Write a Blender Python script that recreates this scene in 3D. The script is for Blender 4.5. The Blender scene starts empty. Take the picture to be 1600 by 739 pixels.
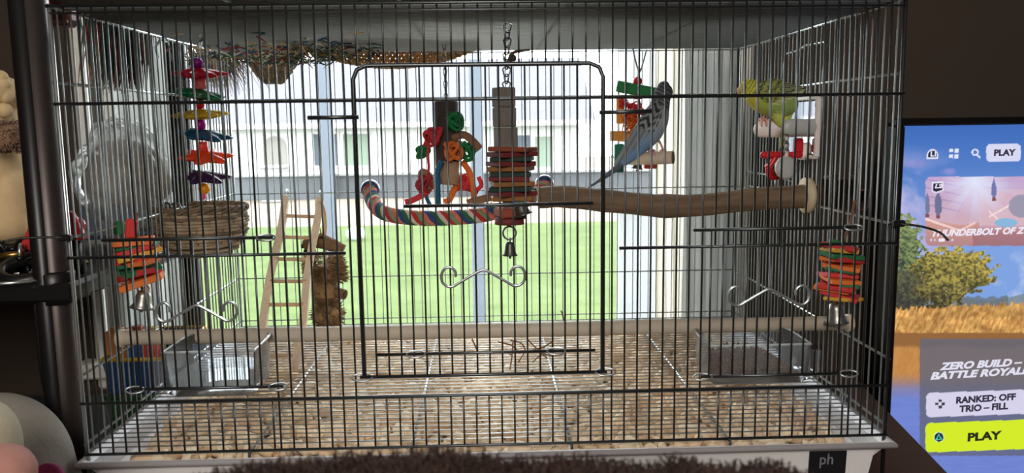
import bpy, bmesh, math, random
import numpy as np
from mathutils import Vector, Matrix, kdtree
random.seed(7); rng = np.random.default_rng(7)
SC = bpy.context.scene; COL = SC.collection
PI = math.pi

# ------------------------------------------------------------------ camera
CAM = Vector((-0.001, -0.7463, 0.3004)); YAW, PITCH, ROLL, FPX = 0.0307, 0.1345, -0.0133, 1275.9
cy_, sy_, cp_, sp_ = math.cos(YAW), math.sin(YAW), math.cos(PITCH), math.sin(PITCH)
FWD = Vector((sy_*cp_, cy_*cp_, -sp_)); _r = Vector((cy_, -sy_, 0)); _u = _r.cross(FWD)
RIGHT = _r*math.cos(ROLL) + _u*math.sin(ROLL); UP = -_r*math.sin(ROLL) + _u*math.cos(ROLL)
cam_d = bpy.data.cameras.new('camera'); cam = bpy.data.objects.new('camera', cam_d); COL.objects.link(cam)
m = Matrix((RIGHT, UP, -FWD)).transposed().to_4x4(); m.translation = CAM; cam.matrix_world = m
cam_d.sensor_width = 36; cam_d.lens = 36*FPX/1600; cam_d.clip_start = 0.01; cam_d.clip_end = 200
cam_d.dof.use_dof = True; cam_d.dof.focus_distance = 0.92; cam_d.dof.aperture_fstop = 13
SC.camera = cam

# ------------------------------------------------------------------ light
w = bpy.data.worlds.new('overcast_sky'); SC.world = w; w.use_nodes = True
bg = w.node_tree.nodes['Background']; bg.inputs[0].default_value = (0.93, 0.97, 1.0, 1); bg.inputs[1].default_value = 4.0
def area(name, loc, look, sx, sy, power, color=(1, 1, 1), portal=False):
    d = bpy.data.lights.new(name, 'AREA'); d.shape = 'RECTANGLE'; d.size = sx; d.size_y = sy; d.energy = power; d.color = color
    o = bpy.data.objects.new(name, d); COL.objects.link(o); o.location = loc
    o.rotation_euler = (Vector(look)-Vector(loc)).to_track_quat('-Z', 'Y').to_euler()
    if portal: d.cycles.is_portal = True
    return o
area('fill_light', (-0.15, -2.15, 1.02), (-0.05, 0, 0.1), 0.8, 0.8, 13.0, (1.0, 0.93, 0.85))  # unseen fill light added behind the camera to lift the indoor side
area('window_portal', (-0.06, 0.735, 0.4), (-0.06, 0, 0.4), 1.12, 0.95, 1, portal=True)
SC.view_settings.view_transform = 'Standard'; SC.view_settings.look = 'None'
SC.view_settings.gamma = 1; SC.view_settings.use_curve_mapping = False; SC.view_settings.exposure = 1.5

# ------------------------------------------------------------------ helpers
def ray(px, py): return FWD + RIGHT*((px-800)/FPX) - UP*((py-369.5)/FPX)
def at(px, py, Y): d = ray(px, py); return CAM + d*((Y-CAM.y)/d.y)
def on_z(px, py, z): d = ray(px, py); return CAM + d*((z-CAM.z)/d.z)
def on_x(px, py, X): d = ray(px, py); return CAM + d*((X-CAM.x)/d.x)
def proj(P):
    d = Vector(P)-CAM; z = d.dot(FWD); return 800+FPX*d.dot(RIGHT)/z, 369.5-FPX*d.dot(UP)/z
def lin(c): return tuple(((v/255)/12.92 if v/255 <= .04045 else ((v/255+.055)/1.055)**2.4) for v in c)
MATS = {}
def mat(name, col, rough=.6, metal=0., var=.12, scale=60, bump=0., spec=.5, trans=0., stretch=None, attr=False, sheen=0., sub=0.):
    if name in MATS: return MATS[name]
    M = bpy.data.materials.new(name); M.use_nodes = True; nt = M.node_tree; N, L = nt.nodes, nt.links
    b = N['Principled BSDF']; b.inputs['Roughness'].default_value = rough; b.inputs['Metallic'].default_value = metal
    b.inputs['Specular IOR Level'].default_value = spec
    if sub: b.inputs['Subsurface Weight'].default_value = sub; b.inputs['Subsurface Radius'].default_value = (.01, .008, .006)
    c = lin(col)
    tc = N.new('ShaderNodeTexCoord'); no = N.new('ShaderNodeTexNoise'); no.inputs['Scale'].default_value = scale; no.inputs['Detail'].default_value = 3
    src = tc.outputs['Object']
    if stretch:
        mp = N.new('ShaderNodeMapping'); mp.inputs['Scale'].default_value = stretch; L.new(src, mp.inputs[0]); src = mp.outputs[0]
    L.new(src, no.inputs['Vector'])
    if attr:
        a = N.new('ShaderNodeAttribute'); a.attribute_name = 'Col'; base = a.outputs['Color']
    else:
        r = N.new('ShaderNodeRGB'); r.outputs[0].default_value = (*c, 1); base = r.outputs[0]
    if var:
        mr = N.new('ShaderNodeMapRange'); mr.inputs[1].default_value = .25; mr.inputs[2].default_value = .75
        mr.inputs[3].default_value = 1-var; mr.inputs[4].default_value = 1+var; L.new(no.outputs[0], mr.inputs[0])
        mx = N.new('ShaderNodeVectorMath'); mx.operation = 'SCALE'; L.new(base, mx.inputs[0]); L.new(mr.outputs[0], mx.inputs['Scale']); base = mx.outputs[0]
    L.new(base, b.inputs['Base Color'])
    if bump:
        bp = N.new('ShaderNodeBump'); bp.inputs['Strength'].default_value = bump; bp.inputs['Distance'].default_value = .002
        L.new(no.outputs[0], bp.inputs['Height']); L.new(bp.outputs[0], b.inputs['Normal'])
    if trans:                                             # thin translucent things: light passes as a diffuse glow
        t = N.new('ShaderNodeBsdfTranslucent'); L.new(base, t.inputs[0]); ms = N.new('ShaderNodeMixShader'); ms.inputs[0].default_value = trans
        L.new(b.outputs[0], ms.inputs[1]); L.new(t.outputs[0], ms.inputs[2]); L.new(ms.outputs[0], N['Material Output'].inputs[0])
    MATS[name] = M; return M
def clear(name, tint=(255, 255, 255), milk=.1, rough=.05, fres=1.25, scale=40, lo=0., hi=0.):
    """clear film / glass: transparent + fresnel gloss + a little milky diffuse"""
    if name in MATS: return MATS[name]
    M = bpy.data.materials.new(name); M.use_nodes = True; nt = M.node_tree; N, L = nt.nodes, nt.links
    N.remove(N['Principled BSDF'])
    tr = N.new('ShaderNodeBsdfTransparent'); tr.inputs[0].default_value = (*lin(tint), 1)
    gl = N.new('ShaderNodeBsdfGlossy'); gl.inputs['Roughness'].default_value = rough
    fr = N.new('ShaderNodeFresnel'); fr.inputs[0].default_value = fres
    a = N.new('ShaderNodeMixShader'); L.new(fr.outputs[0], a.inputs[0]); L.new(tr.outputs[0], a.inputs[1]); L.new(gl.outputs[0], a.inputs[2])
    df = N.new('ShaderNodeBsdfDiffuse'); df.inputs[0].default_value = (.85, .86, .85, 1)
    tl = N.new('ShaderNodeBsdfTranslucent'); tl.inputs[0].default_value = (.85, .86, .85, 1)
    dm = N.new('ShaderNodeMixShader'); L.new(df.outputs[0], dm.inputs[1]); L.new(tl.outputs[0], dm.inputs[2])
    b = N.new('ShaderNodeMixShader'); L.new(a.outputs[0], b.inputs[1]); L.new(dm.outputs[0], b.inputs[2]); b.inputs[0].default_value = milk
    if hi:
        tc = N.new('ShaderNodeTexCoord'); no = N.new('ShaderNodeTexNoise'); no.inputs['Scale'].default_value = scale; no.inputs['Detail'].default_value = 5
        mr = N.new('ShaderNodeMapRange'); mr.inputs[1].default_value = .4; mr.inputs[2].default_value = .7; mr.inputs[3].default_value = lo; mr.inputs[4].default_value = hi
        L.new(tc.outputs['Object'], no.inputs['Vector']); L.new(no.outputs[0], mr.inputs[0]); L.new(mr.outputs[0], b.inputs[0])
    L.new(b.outputs[0], N['Material Output'].inputs[0]); MATS[name] = M; return M
def emit(name, col=None, strength=1.):
    if name in MATS: return MATS[name]
    M = bpy.data.materials.new(name); M.use_nodes = True; N, L = M.node_tree.nodes, M.node_tree.links
    N.remove(N['Principled BSDF']); e = N.new('ShaderNodeEmission'); e.inputs[1].default_value = strength
    if col is None:
        a = N.new('ShaderNodeAttribute'); a.attribute_name = 'Col'; L.new(a.outputs['Color'], e.inputs[0])
    else: e.inputs[0].default_value = (*lin(col), 1)
    L.new(e.outputs[0], N['Material Output'].inputs[0]); MATS[name] = M; return M

def tag(o, label=None, cat=None, group=None, kind=None):
    if label: o['label'] = label
    if cat: o['category'] = cat
    if group: o['group'] = group
    if kind: o['kind'] = kind
    return o
def empty(name, loc=(0, 0, 0), label=None, cat=None, group=None):
    o = bpy.data.objects.new(name, None); COL.objects.link(o); o.location = loc; o.empty_display_size = .02
    o['_w'] = 0; del o['_w']
    return tag(o, label, cat, group)
def frames(path, closed=False):
    P = [Vector(p) for p in path]; n = len(P); T = []
    for i in range(n):
        a, b = (P[i-1], P[(i+1) % n]) if closed else (P[max(i-1, 0)], P[min(i+1, n-1)])
        t = b-a; T.append(t.normalized() if t.length > 1e-12 else Vector((0, 0, 1)))
    ref = Vector((0, 0, 1)) if abs(T[0].z) < .9 else Vector((0, 1, 0))
    u = (ref-T[0]*ref.dot(T[0])).normalized(); out = []
    for i in range(n):
        if i:
            u = u-T[i]*u.dot(T[i]); u = u.normalized() if u.length > 1e-9 else T[i].orthogonal().normalized()
        out.append((P[i], T[i], u.copy(), T[i].cross(u)))
    return out
class MB:
    def __init__(s): s.v = []; s.f = []; s.c = []; s.col = None
    def _add(s, vs, fs):
        o = len(s.v); s.v += [tuple(x) for x in vs]; s.f += [tuple(i+o for i in f) for f in fs]
        if s.col is not None or s.c: s.c += [s.col or (1, 1, 1)]*len(vs)
        return s
    def box(s, c, size, rot=None):
        c = Vector(c); hx, hy, hz = size[0]/2, size[1]/2, size[2]/2
        R = rot if rot is not None else Matrix.Identity(3)
        vs = [c+R@Vector((x*hx, y*hy, z*hz)) for x in (-1, 1) for y in (-1, 1) for z in (-1, 1)]
        return s._add(vs, [(0, 1, 3, 2), (4, 6, 7, 5), (0, 4, 5, 1), (2, 3, 7, 6), (0, 2, 6, 4), (1, 5, 7, 3)])
    def rbox(s, c, size, b=.002, rot=None):
        c = Vector(c); R = rot if rot is not None else Matrix.Identity(3); h = [d/2 for d in size]; b = min(b, min(h)*.9)
        vs = []; ix = {}
        for sx in (-1, 1):
            for sy in (-1, 1):
                for sz in (-1, 1):
                    for k in range(3):
                        q = [sx*(h[0]-b), sy*(h[1]-b), sz*(h[2]-b)]; q[k] = (sx, sy, sz)[k]*h[k]
                        ix[(sx, sy, sz, k)] = len(vs); vs.append(c+R@Vector(q))
        fs = []
        for k in range(3):
            i, j = (k+1) % 3, (k+2) % 3
            for sg in (-1, 1):
                q = []
                for a, bb in ((-1, -1), (1, -1), (1, 1), (-1, 1)):
                    t = [0, 0, 0]; t[k] = sg; t[i] = a; t[j] = bb; q.append(ix[(*t, k)])
                fs.append(q if sg > 0 else q[::-1])
            for a in (-1, 1):
                for bb in (-1, 1):
                    t = [[0, 0, 0], [0, 0, 0]]
                    for z, sg in enumerate((-1, 1)): t[z][k] = sg; t[z][i] = a; t[z][j] = bb
                    q = [ix[(*t[0], i)], ix[(*t[1], i)], ix[(*t[1], j)], ix[(*t[0], j)]]
                    fs.append(q if a*bb > 0 else q[::-1])
        for sx in (-1, 1):
            for sy in (-1, 1):
                for sz in (-1, 1):
                    q = [ix[(sx, sy, sz, k)] for k in range(3)]; fs.append(q if sx*sy*sz > 0 else q[::-1])
        return s._add(vs, fs)
    def tube(s, path, r, n=8, closed=False, cap=True, flat=1.):
        fr = frames(path, closed); m = len(fr); vs = []
        for i, (p, t, u, w_) in enumerate(fr):
            ri = r[i] if isinstance(r, (list, tuple)) else r
            for k in range(n):
                a = 2*PI*k/n; vs.append(p+u*(ri*math.cos(a))+w_*(ri*flat*math.sin(a)))
        fs = []
        for i in range(m if closed else m-1):
            j = (i+1) % m
            for k in range(n):
                l = (k+1) % n; fs.append((i*n+k, i*n+l, j*n+l, j*n+k))
        if cap and not closed: fs += [tuple(range(n))[::-1], tuple((m-1)*n+k for k in range(n))]
        return s._add(vs, fs)
    def cyl(s, a, b, r, r2=None, n=10): return s.tube([a, b], [r, r if r2 is None else r2], n)
    def lathe(s, c, prof, n=24, axis=(0, 0, 1), ref=None):
        c = Vector(c); z = Vector(axis).normalized(); x = z.orthogonal().normalized(); y = z.cross(x); vs = []; fs = []
        for r, h in prof:
            for k in range(n):
                a = 2*PI*k/n; vs.append(c+z*h+x*(r*math.cos(a))+y*(r*math.sin(a)))
        for i in range(len(prof)-1):
            for k in range(n):
                l = (k+1) % n; fs.append((i*n+k, i*n+l, (i+1)*n+l, (i+1)*n+k))
        if prof[0][0] > 1e-6: fs.append(tuple(range(n))[::-1])
        if prof[-1][0] > 1e-6: fs.append(tuple((len(prof)-1)*n+k for k in range(n)))
        return s._add(vs, fs)
    def ball(s, c, r, n=14, m=9, jit=0.):
        c = Vector(c); R = r if isinstance(r, (tuple, list)) else (r, r, r); vs = []; fs = []
        for i in range(m+1):
            th = PI*i/m
            for k in range(n):
                a = 2*PI*k/n; j = 1+(random.uniform(-jit, jit) if 0 < i < m else 0)
                vs.append(c+Vector((R[0]*math.sin(th)*math.cos(a)*j, R[1]*math.sin(th)*math.sin(a)*j, R[2]*math.cos(th)*j)))
        for i in range(m):
            for k in range(n):
                l = (k+1) % n; fs.append((i*n+k, (i+1)*n+k, (i+1)*n+l, i*n+l))
        return s._add(vs, fs)
    def prism(s, poly, off):
        """poly: list of 3D points; off: extrusion vector"""
        n = len(poly); o = Vector(off); P = [Vector(p) for p in poly]
        return s._add(P+[p+o for p in P], [tuple(range(n))[::-1], tuple(range(n, 2*n))]+[(i, (i+1) % n, n+(i+1) % n, n+i) for i in range(n)])
    def grid(s, fn, nu, nv):
        vs = [fn(i/nu, j/nv) for j in range(nv+1) for i in range(nu+1)]
        return s._add(vs, [(j*(nu+1)+i, j*(nu+1)+i+1, (j+1)*(nu+1)+i+1, (j+1)*(nu+1)+i) for j in range(nv) for i in range(nu)])
    def mesh(s, name, smooth=True):
        me = bpy.data.meshes.new(name); me.from_pydata([tuple(v) for v in s.v], [], s.f); me.update()
        if smooth: me.polygons.foreach_set('use_smooth', [True]*len(me.polygons))
        if s.c: setcol(me, s.c)
        return me
    def build(s, name, M, parent=None, smooth=True, label=None, kind=None):
        return link(name, s.mesh(name, smooth), M, parent, label, kind)
def setcol(me, cols):
    a = me.color_attributes.new('Col', 'FLOAT_COLOR', 'POINT'); c = np.ones((len(me.vertices), 4), np.float32); c[:, :3] = np.asarray(cols)[:, :3]
    a.data.foreach_set('color', c.ravel())
def link(name, me, M, parent=None, label=None, kind=None, loc=None):
    if M is not None and not me.materials: me.materials.append(M)
    o = bpy.data.objects.new(name, me); COL.objects.link(o)
    if parent is not None:                                  # geometry is written in world metres
        o.parent = parent; q = Vector((0, 0, 0)); p = parent
        while p is not None: q += p.location; p = p.parent
        o.location = -q if loc is None else Vector(loc)-q
    elif loc is not None: o.location = loc
    if label: o['label'] = label
    if kind: o['kind'] = kind
    return o
def autosharp(o, deg=35):
    o.data.set_sharp_from_angle(angle=math.radians(deg)); return o
def struct(o): o['kind'] = 'structure'; return o
def rotz(a): return Matrix.Rotation(a, 3, 'Z')
def rot(x=0, y=0, z=0): return Matrix.Rotation(z, 3, 'Z') @ Matrix.Rotation(y, 3, 'Y') @ Matrix.Rotation(x, 3, 'X')
def bez(P, n=24):
    """Catmull-Rom through points"""
    P = [Vector(p) for p in P]; out = []; Q = [P[0]*2-P[1]]+P+[P[-1]*2-P[-2]]
    for i in range(1, len(Q)-2):
        for k in range(n):
            t = k/n; a, b, c, d = Q[i-1], Q[i], Q[i+1], Q[i+2]
            out.append(.5*((2*b)+(c-a)*t+(2*a-5*b+4*c-d)*t*t+(3*b-a-3*c+d)*t**3))
    return out+[P[-1]]
def vnoise(x, y, seed=0):
    xi, yi = np.floor(x).astype(int), np.floor(y).astype(int); fx, fy = x-xi, y-yi; fx = fx*fx*(3-2*fx); fy = fy*fy*(3-2*fy)
    def h(a, b):
        n = (a*374761393+b*668265263+seed*1442695041) & 0x7fffffff; n = (n ^ (n >> 13))*1274126177 & 0x7fffffff; return ((n ^ (n >> 16)) & 0xffff)/65535.
    return (h(xi, yi)*(1-fx)+h(xi+1, yi)*fx)*(1-fy)+(h(xi, yi+1)*(1-fx)+h(xi+1, yi+1)*fx)*fy
def fbm(x, y, o=4, seed=0): return sum(vnoise(x*2**k, y*2**k, seed+k)*.5**k for k in range(o))/sum(.5**k for k in range(o))

# ------------------------------------------------------------------ setting
FLOOR = -0.80; WY = 0.60                                  # room floor level, inner face of the window wall
m_wall = mat('taupe wall paint', (60, 49, 40), .9, var=.05, scale=9, bump=.1)
m_white = mat('white gloss trim paint', (226, 224, 216), .4, var=.03)
m_ceil = mat('off white ceiling paint', (190, 190, 184), .9, var=.03, scale=20)
m_floor = mat('dark laminate floor', (92, 66, 48), .5, var=.2, scale=6, stretch=(1, 12, 1))
X0, X1, YB, CZ = -1.9, 1.9, -2.6, 1.6
wl, wr = at(134, 120, WY).x, at(1150, 300, WY).x; wb, wt = -0.075, 0.86
b = MB()
b.box(((X0+wl)/2, WY+.07, (FLOOR+CZ)/2), (wl-X0, .14, CZ-FLOOR)); b.box(((X1+wr)/2, WY+.07, (FLOOR+CZ)/2), (X1-wr, .14, CZ-FLOOR))
b.box(((wl+wr)/2, WY+.07, (FLOOR+wb)/2), (wr-wl, .14, wb-FLOOR)); b.box(((wl+wr)/2, WY+.07, (wt+CZ)/2), (wr-wl, .14, CZ-wt))
struct(b.build('wall_back', m_wall, smooth=False))
struct(MB().box((X0-.05, (YB+WY+.14)/2, (FLOOR+CZ)/2), (.1, WY+.14-YB, CZ-FLOOR)).build('wall_left', m_wall, smooth=False))
struct(MB().box((X1+.05, (YB+WY+.14)/2, (FLOOR+CZ)/2), (.1, WY+.14-YB, CZ-FLOOR)).build('wall_right', m_wall, smooth=False))
struct(MB().box((0, YB-.05, (FLOOR+CZ)/2), (X1-X0+.2, .1, CZ-FLOOR)).build('wall_front', m_wall, smooth=False))
struct(MB().box((0, (YB+WY)/2, CZ+.05), (X1-X0+.2, WY-YB+.34, .1)).build('ceiling', m_ceil, smooth=False))
struct(MB().box((0, (YB+WY)/2, FLOOR-.05), (X1-X0+.2, WY-YB+.34, .1)).build('floor', m_floor, smooth=False))
b = MB().rbox(((X0+wl)/2-.1, WY-.008, FLOOR+.05), (wl-X0-.2, .016, .1), .004); struct(b.build('baseboard_back', m_white, smooth=False))
# window: frame, sill, casing, pane
win = struct(empty('window_1', ((wl+wr)/2, WY+.07, wb)))
yf = WY+.075
fr = MB(); fw = .022
for x in (wl+fw/2, wr-fw/2): fr.rbox((x, yf, (wb+wt)/2), (fw, .05, wt-wb), .003)
for z in (wb+fw/2, wt-fw/2): fr.rbox(((wl+wr)/2, yf, z), (wr-wl-2*fw, .05, fw), .003)
fr.build('window_frame', m_white, win, smooth=False)
MB().box(((wl+wr)/2, yf, (wb+wt)/2), (wr-wl-2*fw, .004, wt-wb-2*fw)).build('pane', clear('window glass', (250, 252, 252), 0.012, .01, 1.3), win, smooth=False)
MB().rbox(((wl+wr)/2, WY-.01, wb-.012), (wr-wl+.08, .07, .024), .004).build('window_sill', m_white, win, smooth=False)
cs = MB(); cw = .02
cs.rbox((wr+cw/2, WY-.006, (wb+wt)/2), (cw, .014, wt-wb+.1), .004); cs.build('window_casing', m_white, win, smooth=False)
cs = MB(); cs.rbox((wl-.006, WY-.006, (wb+wt)/2), (.02, .014, wt-wb+.1), .004); cs.rbox(((wl+wr)/2, WY-.006, wt+.025), (wr-wl+.08, .014, .05), .004); cs.build('window_casing', m_white, win, smooth=False)
p0, p1 = at(24, 10, WY-.01), at(44, 10, WY-.01)
struct(MB().rbox(((p0.x+p1.x)/2-.005, WY-.008, (FLOOR+CZ)/2), (p1.x-p0.x, .016, CZ-FLOOR-.1), .004).build('trim_1', mat('dull beige trim', (150, 138, 120), .6, var=.05), smooth=False))

# ------------------------------------------------------------------ outside
GZ = -2.0
def ground(name, y0, y1, z, M, x0=-30, x1=30): return struct(MB().box(((x0+x1)/2, (y0+y1)/2, z-.1), (x1-x0, y1-y0, .2)).build(name, M, smooth=False))
def two_tone(name, c1, c2, scale, rough=.9, s2=None):
    M = mat(name, c1, rough, var=0, scale=scale, spec=.1); N, L = M.node_tree.nodes, M.node_tree.links
    no = [n for n in N if n.type == 'TEX_NOISE'][0]; no.inputs['Detail'].default_value = 6
    rp = N.new('ShaderNodeValToRGB'); rp.color_ramp.elements[0].position = .35; rp.color_ramp.elements[1].position = .65
    rp.color_ramp.elements[0].color = (*lin(c1), 1); rp.color_ramp.elements[1].color = (*lin(c2), 1)
    L.new(no.outputs[0], rp.inputs[0]); L.new(rp.outputs[0], N['Principled BSDF'].inputs['Base Color']); return M
ylawn = on_z(700, 350, GZ).y; ysand = on_z(700, 306, GZ).y
ground('ground_lawn', .74, ylawn, GZ, two_tone('mown lawn', (55, 70, 30), (67, 80, 40), 2.2))
ground('ground_soil', ylawn, 60, GZ-.004, two_tone('pale bare soil', (104, 94, 83), (115, 106, 95), .8))
struct(MB().box((0, 2.05, FLOOR-.1), (4.4, 2.6, .2)).build('floor_patio', mat('patio concrete', (150, 148, 142), .9), smooth=False))
# patio screen frame: posts and a wide rail
pf = empty('porch_frame', at(630, 400, 3.2), 'grey aluminium porch frame, two thin posts and a wide rail beyond the window', 'porch frame')
pf.location.z = FLOOR
m_alu = mat('grey painted aluminium', (82, 90, 100), .5, var=.03)
for px, wd in ((285, 20), (515, 19), (746, 21)):
    p = at(px, 300, 3.2); q = at(px+wd, 300, 3.2); MB().rbox((p.x, 3.2, .5), (q.x-p.x, .05, 2.6), .004).build('post', m_alu, pf, smooth=False)
zt, zb = at(700, 273, 3.2).z, at(700, 309, 3.2).z
MB().rbox((at(600, 290, 3.2).x, 3.245, (zt+zb)/2), (2.6, .04, zt-zb), .004).build('rail', mat('mid grey rail paint', (64, 68, 72), .5, var=.03), pf, smooth=False)
MB().rbox((at(600, 290, 3.2).x, 3.235, zt+.008), (2.6, .06, .014), .003).build('rail_cap', mat('pale rail cap paint', (123, 125, 123), .5, var=.03), pf, smooth=False)
c0, c1 = at(968, 300, 3.35), at(1024, 300, 3.35)
tag(MB().rbox(((c0.x+c1.x)/2+.1, 3.39, .2), (c1.x-c0.x+.2, .1, 2.0), .006).build('porch_column', mat('white stucco column', (123, 125, 126), .8, var=.03), smooth=False), 'white stucco porch column outside at the right edge of window', 'column')
# neighbour's house
HY = ysand
house = empty('house', (at(650, 300, HY).x, HY, GZ), 'low white house with grey roof across the lawn', 'house')
m_htrim = mat('house trim white', (170, 170, 166), .6, var=.03)
m_hw = mat('white house wall', (168, 171, 166), .9, var=.03, scale=1); m_roof = mat('weathered grey shingles', (74, 73, 81), .9, var=.12, scale=3, stretch=(1, 1, 6))
hx0, hx1 = at(60, 200, HY).x, at(905, 200, HY).x; ze = at(700, 189, HY).z; hd = 8.
MB().box(((hx0+hx1)/2, HY+hd/2, (GZ+ze)/2), (hx1-hx0, hd, ze-GZ)).build('wall', m_hw, house, smooth=False)
ov = .5; rx0, rx1, ry0, ry1 = hx0-ov, hx1+ov, HY-ov, HY+hd+ov; ry = (ry0+ry1)/2; zr = at(700, 92, ry).z; zz = ze-.06
hip = at(905, 100, ry).x
b = MB(); b._add([(rx0, ry0, zz), (rx1, ry0, zz), (rx1, ry1, zz), (rx0, ry1, zz), (rx0, ry, zr), (hip, ry, zr)], [(0, 1, 5, 4), (1, 2, 5), (2, 3, 4, 5), (3, 0, 4), (3, 2, 1, 0)])
b.build('roof', m_roof, house, smooth=False)
MB().box(((rx0+rx1)/2, ry0-.06, zz-.04), (rx1-rx0, .12, .16)).build('gutter', m_htrim, house, smooth=False)
m_hglass = mat('dim house glass', (60, 68, 76), .6, spec=.1, var=.08, scale=2); m_shut = mat('pale green curtain', (92, 107, 92), .7)
for xa, xb, ya, yb, g in ((486, 532, 206, 262, m_hglass), (532, 580, 206, 262, m_shut), (796, 832, 208, 262, m_hglass), (832, 866, 210, 264, m_shut)):
    A, B = at(xa, ya, HY), at(xb, yb, HY); cx, cz = (A.x+B.x)/2, (A.z+B.z)/2; f = MB(); t = .07; w_, h_ = B.x-A.x, A.z-B.z
    for s_ in (-1, 1): f.box((cx+s_*(w_-t)/2, HY-.03, cz), (t, .08, h_)); f.box((cx, HY-.03, cz+s_*(h_-t)/2), (w_-2*t, .08, t))
    fo = f.build('window', m_htrim, house, smooth=False); MB().box((cx, HY-.01, cz), (w_-2*t, .03, h_-2*t)).build('pane', g, fo, smooth=False)
A, B = at(411, 213, HY), at(452, 306, HY); hw = (B.x-A.x)/2; cx = (A.x+B.x)/2
arch = [(cx+hw*math.cos(a), HY-.08, A.z-hw+hw*math.sin(a)) for a in np.linspace(0, PI, 13)]+[(cx-hw, HY-.08, GZ+.02), (cx+hw, HY-.08, GZ+.02)]
MB().prism(arch, (0, .1, 0)).build('door', mat('taupe front door', (105, 102, 95), .6), house, smooth=False)
A = at(410, 262, HY-1.2); B = at(448, 290, HY-1.2); ac = empty('air_conditioner', ((A.x+B.x)/2, HY-1.2, GZ), 'pale boxy air conditioning unit beside the white house', 'air conditioner')
hh = A.z-GZ; MB().rbox(((A.x+B.x)/2, HY-1.2, GZ+hh/2), (B.x-A.x, .8, hh), .04).build('casing', mat('grey unit metal', (123, 123, 121), .5), ac, smooth=False)
MB().rbox(((A.x+B.x)/2, HY-1.2, GZ+hh+.03), (B.x-A.x+.08, .88, .06), .02).build('lid', mat('pale unit lid', (164, 164, 161), .5), ac, smooth=False)
p = on_z(556, 375, GZ); tag(MB().ball((p.x, p.y, GZ+.14), (.2, .16, .15), jit=.03).build('garden_stone', mat('white painted stone', (184, 193, 193), .6)), 'small round white stone lying out on the lawn', 'stone')
#@@PART2
# ------------------------------------------------------------------ furniture
H, D, HW = .4093, .4918, .38
Z2, Z3, Z4, S1, S2, S3 = .3249, .187, .0495, .3438, .2041, .0748
TOPZ = -.058                                              # dresser top
a0, a1 = on_z(1384, 640, TOPZ), on_z(1480, 739, TOPZ)
m_dark = mat('dark stained wood', (66, 42, 30), .75, var=.25, scale=14, stretch=(1, 9, 9), bump=.1)
dr = empty('dresser', (.0, .2, FLOOR), 'dark brown wooden dresser carrying the bird cage', 'dresser')
def edge(y): t = (y-a0.y)/(a1.y-a0.y); return a0.x+(a1.x-a0.x)*t
yb_, yf_ = .53, -.055
MB().prism([(-.405, yf_, TOPZ-.03), (edge(yf_), yf_, TOPZ-.03), (edge(yb_), yb_, TOPZ-.03), (-.405, yb_, TOPZ-.03)], (0, 0, .03)).build('top', m_dark, dr, smooth=False)
MB().prism([(-.385, yf_+.03, FLOOR), (edge(yf_)-.03, yf_+.03, FLOOR), (edge(yb_)-.03, yb_, FLOOR), (-.385, yb_, FLOOR)], (0, 0, TOPZ-.03-FLOOR)).build('body', m_dark, dr, smooth=False)
for z in (-.22, -.46, -.69):
    dwr = MB().rbox(((edge(yf_)-.405)/2, yf_+.022, z), (.72, .018, .2), .004).build('drawer', m_dark, dr, smooth=False)
    for x in (-.2, .24): MB().ball((x, yf_+.006, z), .012).build('knob', mat('dark knob metal', (60, 55, 50), .4, .8), dwr)

# ------------------------------------------------------------------ bird cage
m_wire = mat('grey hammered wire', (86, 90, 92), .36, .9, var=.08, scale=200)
m_wire_lit = mat('window lit grey wire', (160, 168, 168), .5, .6, var=.06, scale=150)  # same cage wire, paler: window light put into sides, back and roof
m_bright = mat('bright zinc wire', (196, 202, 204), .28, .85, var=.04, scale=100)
cage = empty('bird_cage', (0, 0, TOPZ), 'large rectangular grey wire bird cage with white tray, in front of the window', 'bird cage')
def wire(name, a, b_, r=.00095, parent=None, M=None, n=6, cache={}):
    a, b_ = Vector(a), Vector(b_); L = (b_-a).length; k = (round(L, 4), r, n, (M or m_wire).name)
    if k not in cache: cache[k] = MB().tube([(0, 0, -L/2), (0, 0, L/2)], r, n).mesh('wire'); cache[k].materials.append(M or m_wire)
    o = bpy.data.objects.new(name, cache[k]); COL.objects.link(o); p = parent or cage; o.parent = p; q = Vector(); pp = p
    while pp is not None: q += pp.location; pp = pp.parent
    o.location = (a+b_)/2-q; o.rotation_mode = 'QUATERNION'; o.rotation_quaternion = (b_-a).to_track_quat('Z', 'Y'); return o
# front openings
dx0, dx1 = at(561, 340, 0).x, at(941, 340, 0).x; dzt, dzb = at(750, 101, 0).z, at(757, 583, 0).z
fl0, fl1 = at(206, 500, 0).x, at(415, 500, 0).x; fr0, fr1 = at(1098, 480, 0).x, at(1318, 480, 0).x
fzt, fzb = Z3+.016, Z4+.0135
NB = 63; pitch = 2*HW/NB
for i in range(NB+1):
    x = -HW+i*pitch
    if dx0-.002 < x < dx1+.002:
        wire('bar', (x, 0, dzt), (x, 0, H))
        wire('bar', (x+pitch*.35, 0, 0), (x+pitch*.35, 0, Z4))
    elif fl0 < x < fl1 or fr0 < x < fr1:
        wire('bar', (x, 0, Z3), (x, 0, H)); wire('bar', (x+pitch*.5, 0, 0), (x+pitch*.5, 0, Z4))
    else: wire('bar', (x, 0, 0), (x, 0, H))
for i in range(1, NB): wire('bar', (-HW+i*pitch, D, 0), (-HW+i*pitch, D, H), .0007, M=m_wire_lit)
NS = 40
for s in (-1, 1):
    for i in range(1, NS): wire('bar', (s*HW, i*D/NS, 0), (s*HW, i*D/NS, H), .0009, M=m_wire_lit)
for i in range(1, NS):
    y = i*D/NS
    wire('roof_wire', (-HW, y, H+.002), (HW, y, H+.002), M=m_wire_lit); wire('floor_wire', (-HW, y, .001), (HW, y, .001), M=m_bright, r=.0008)
rr = .0015
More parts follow.
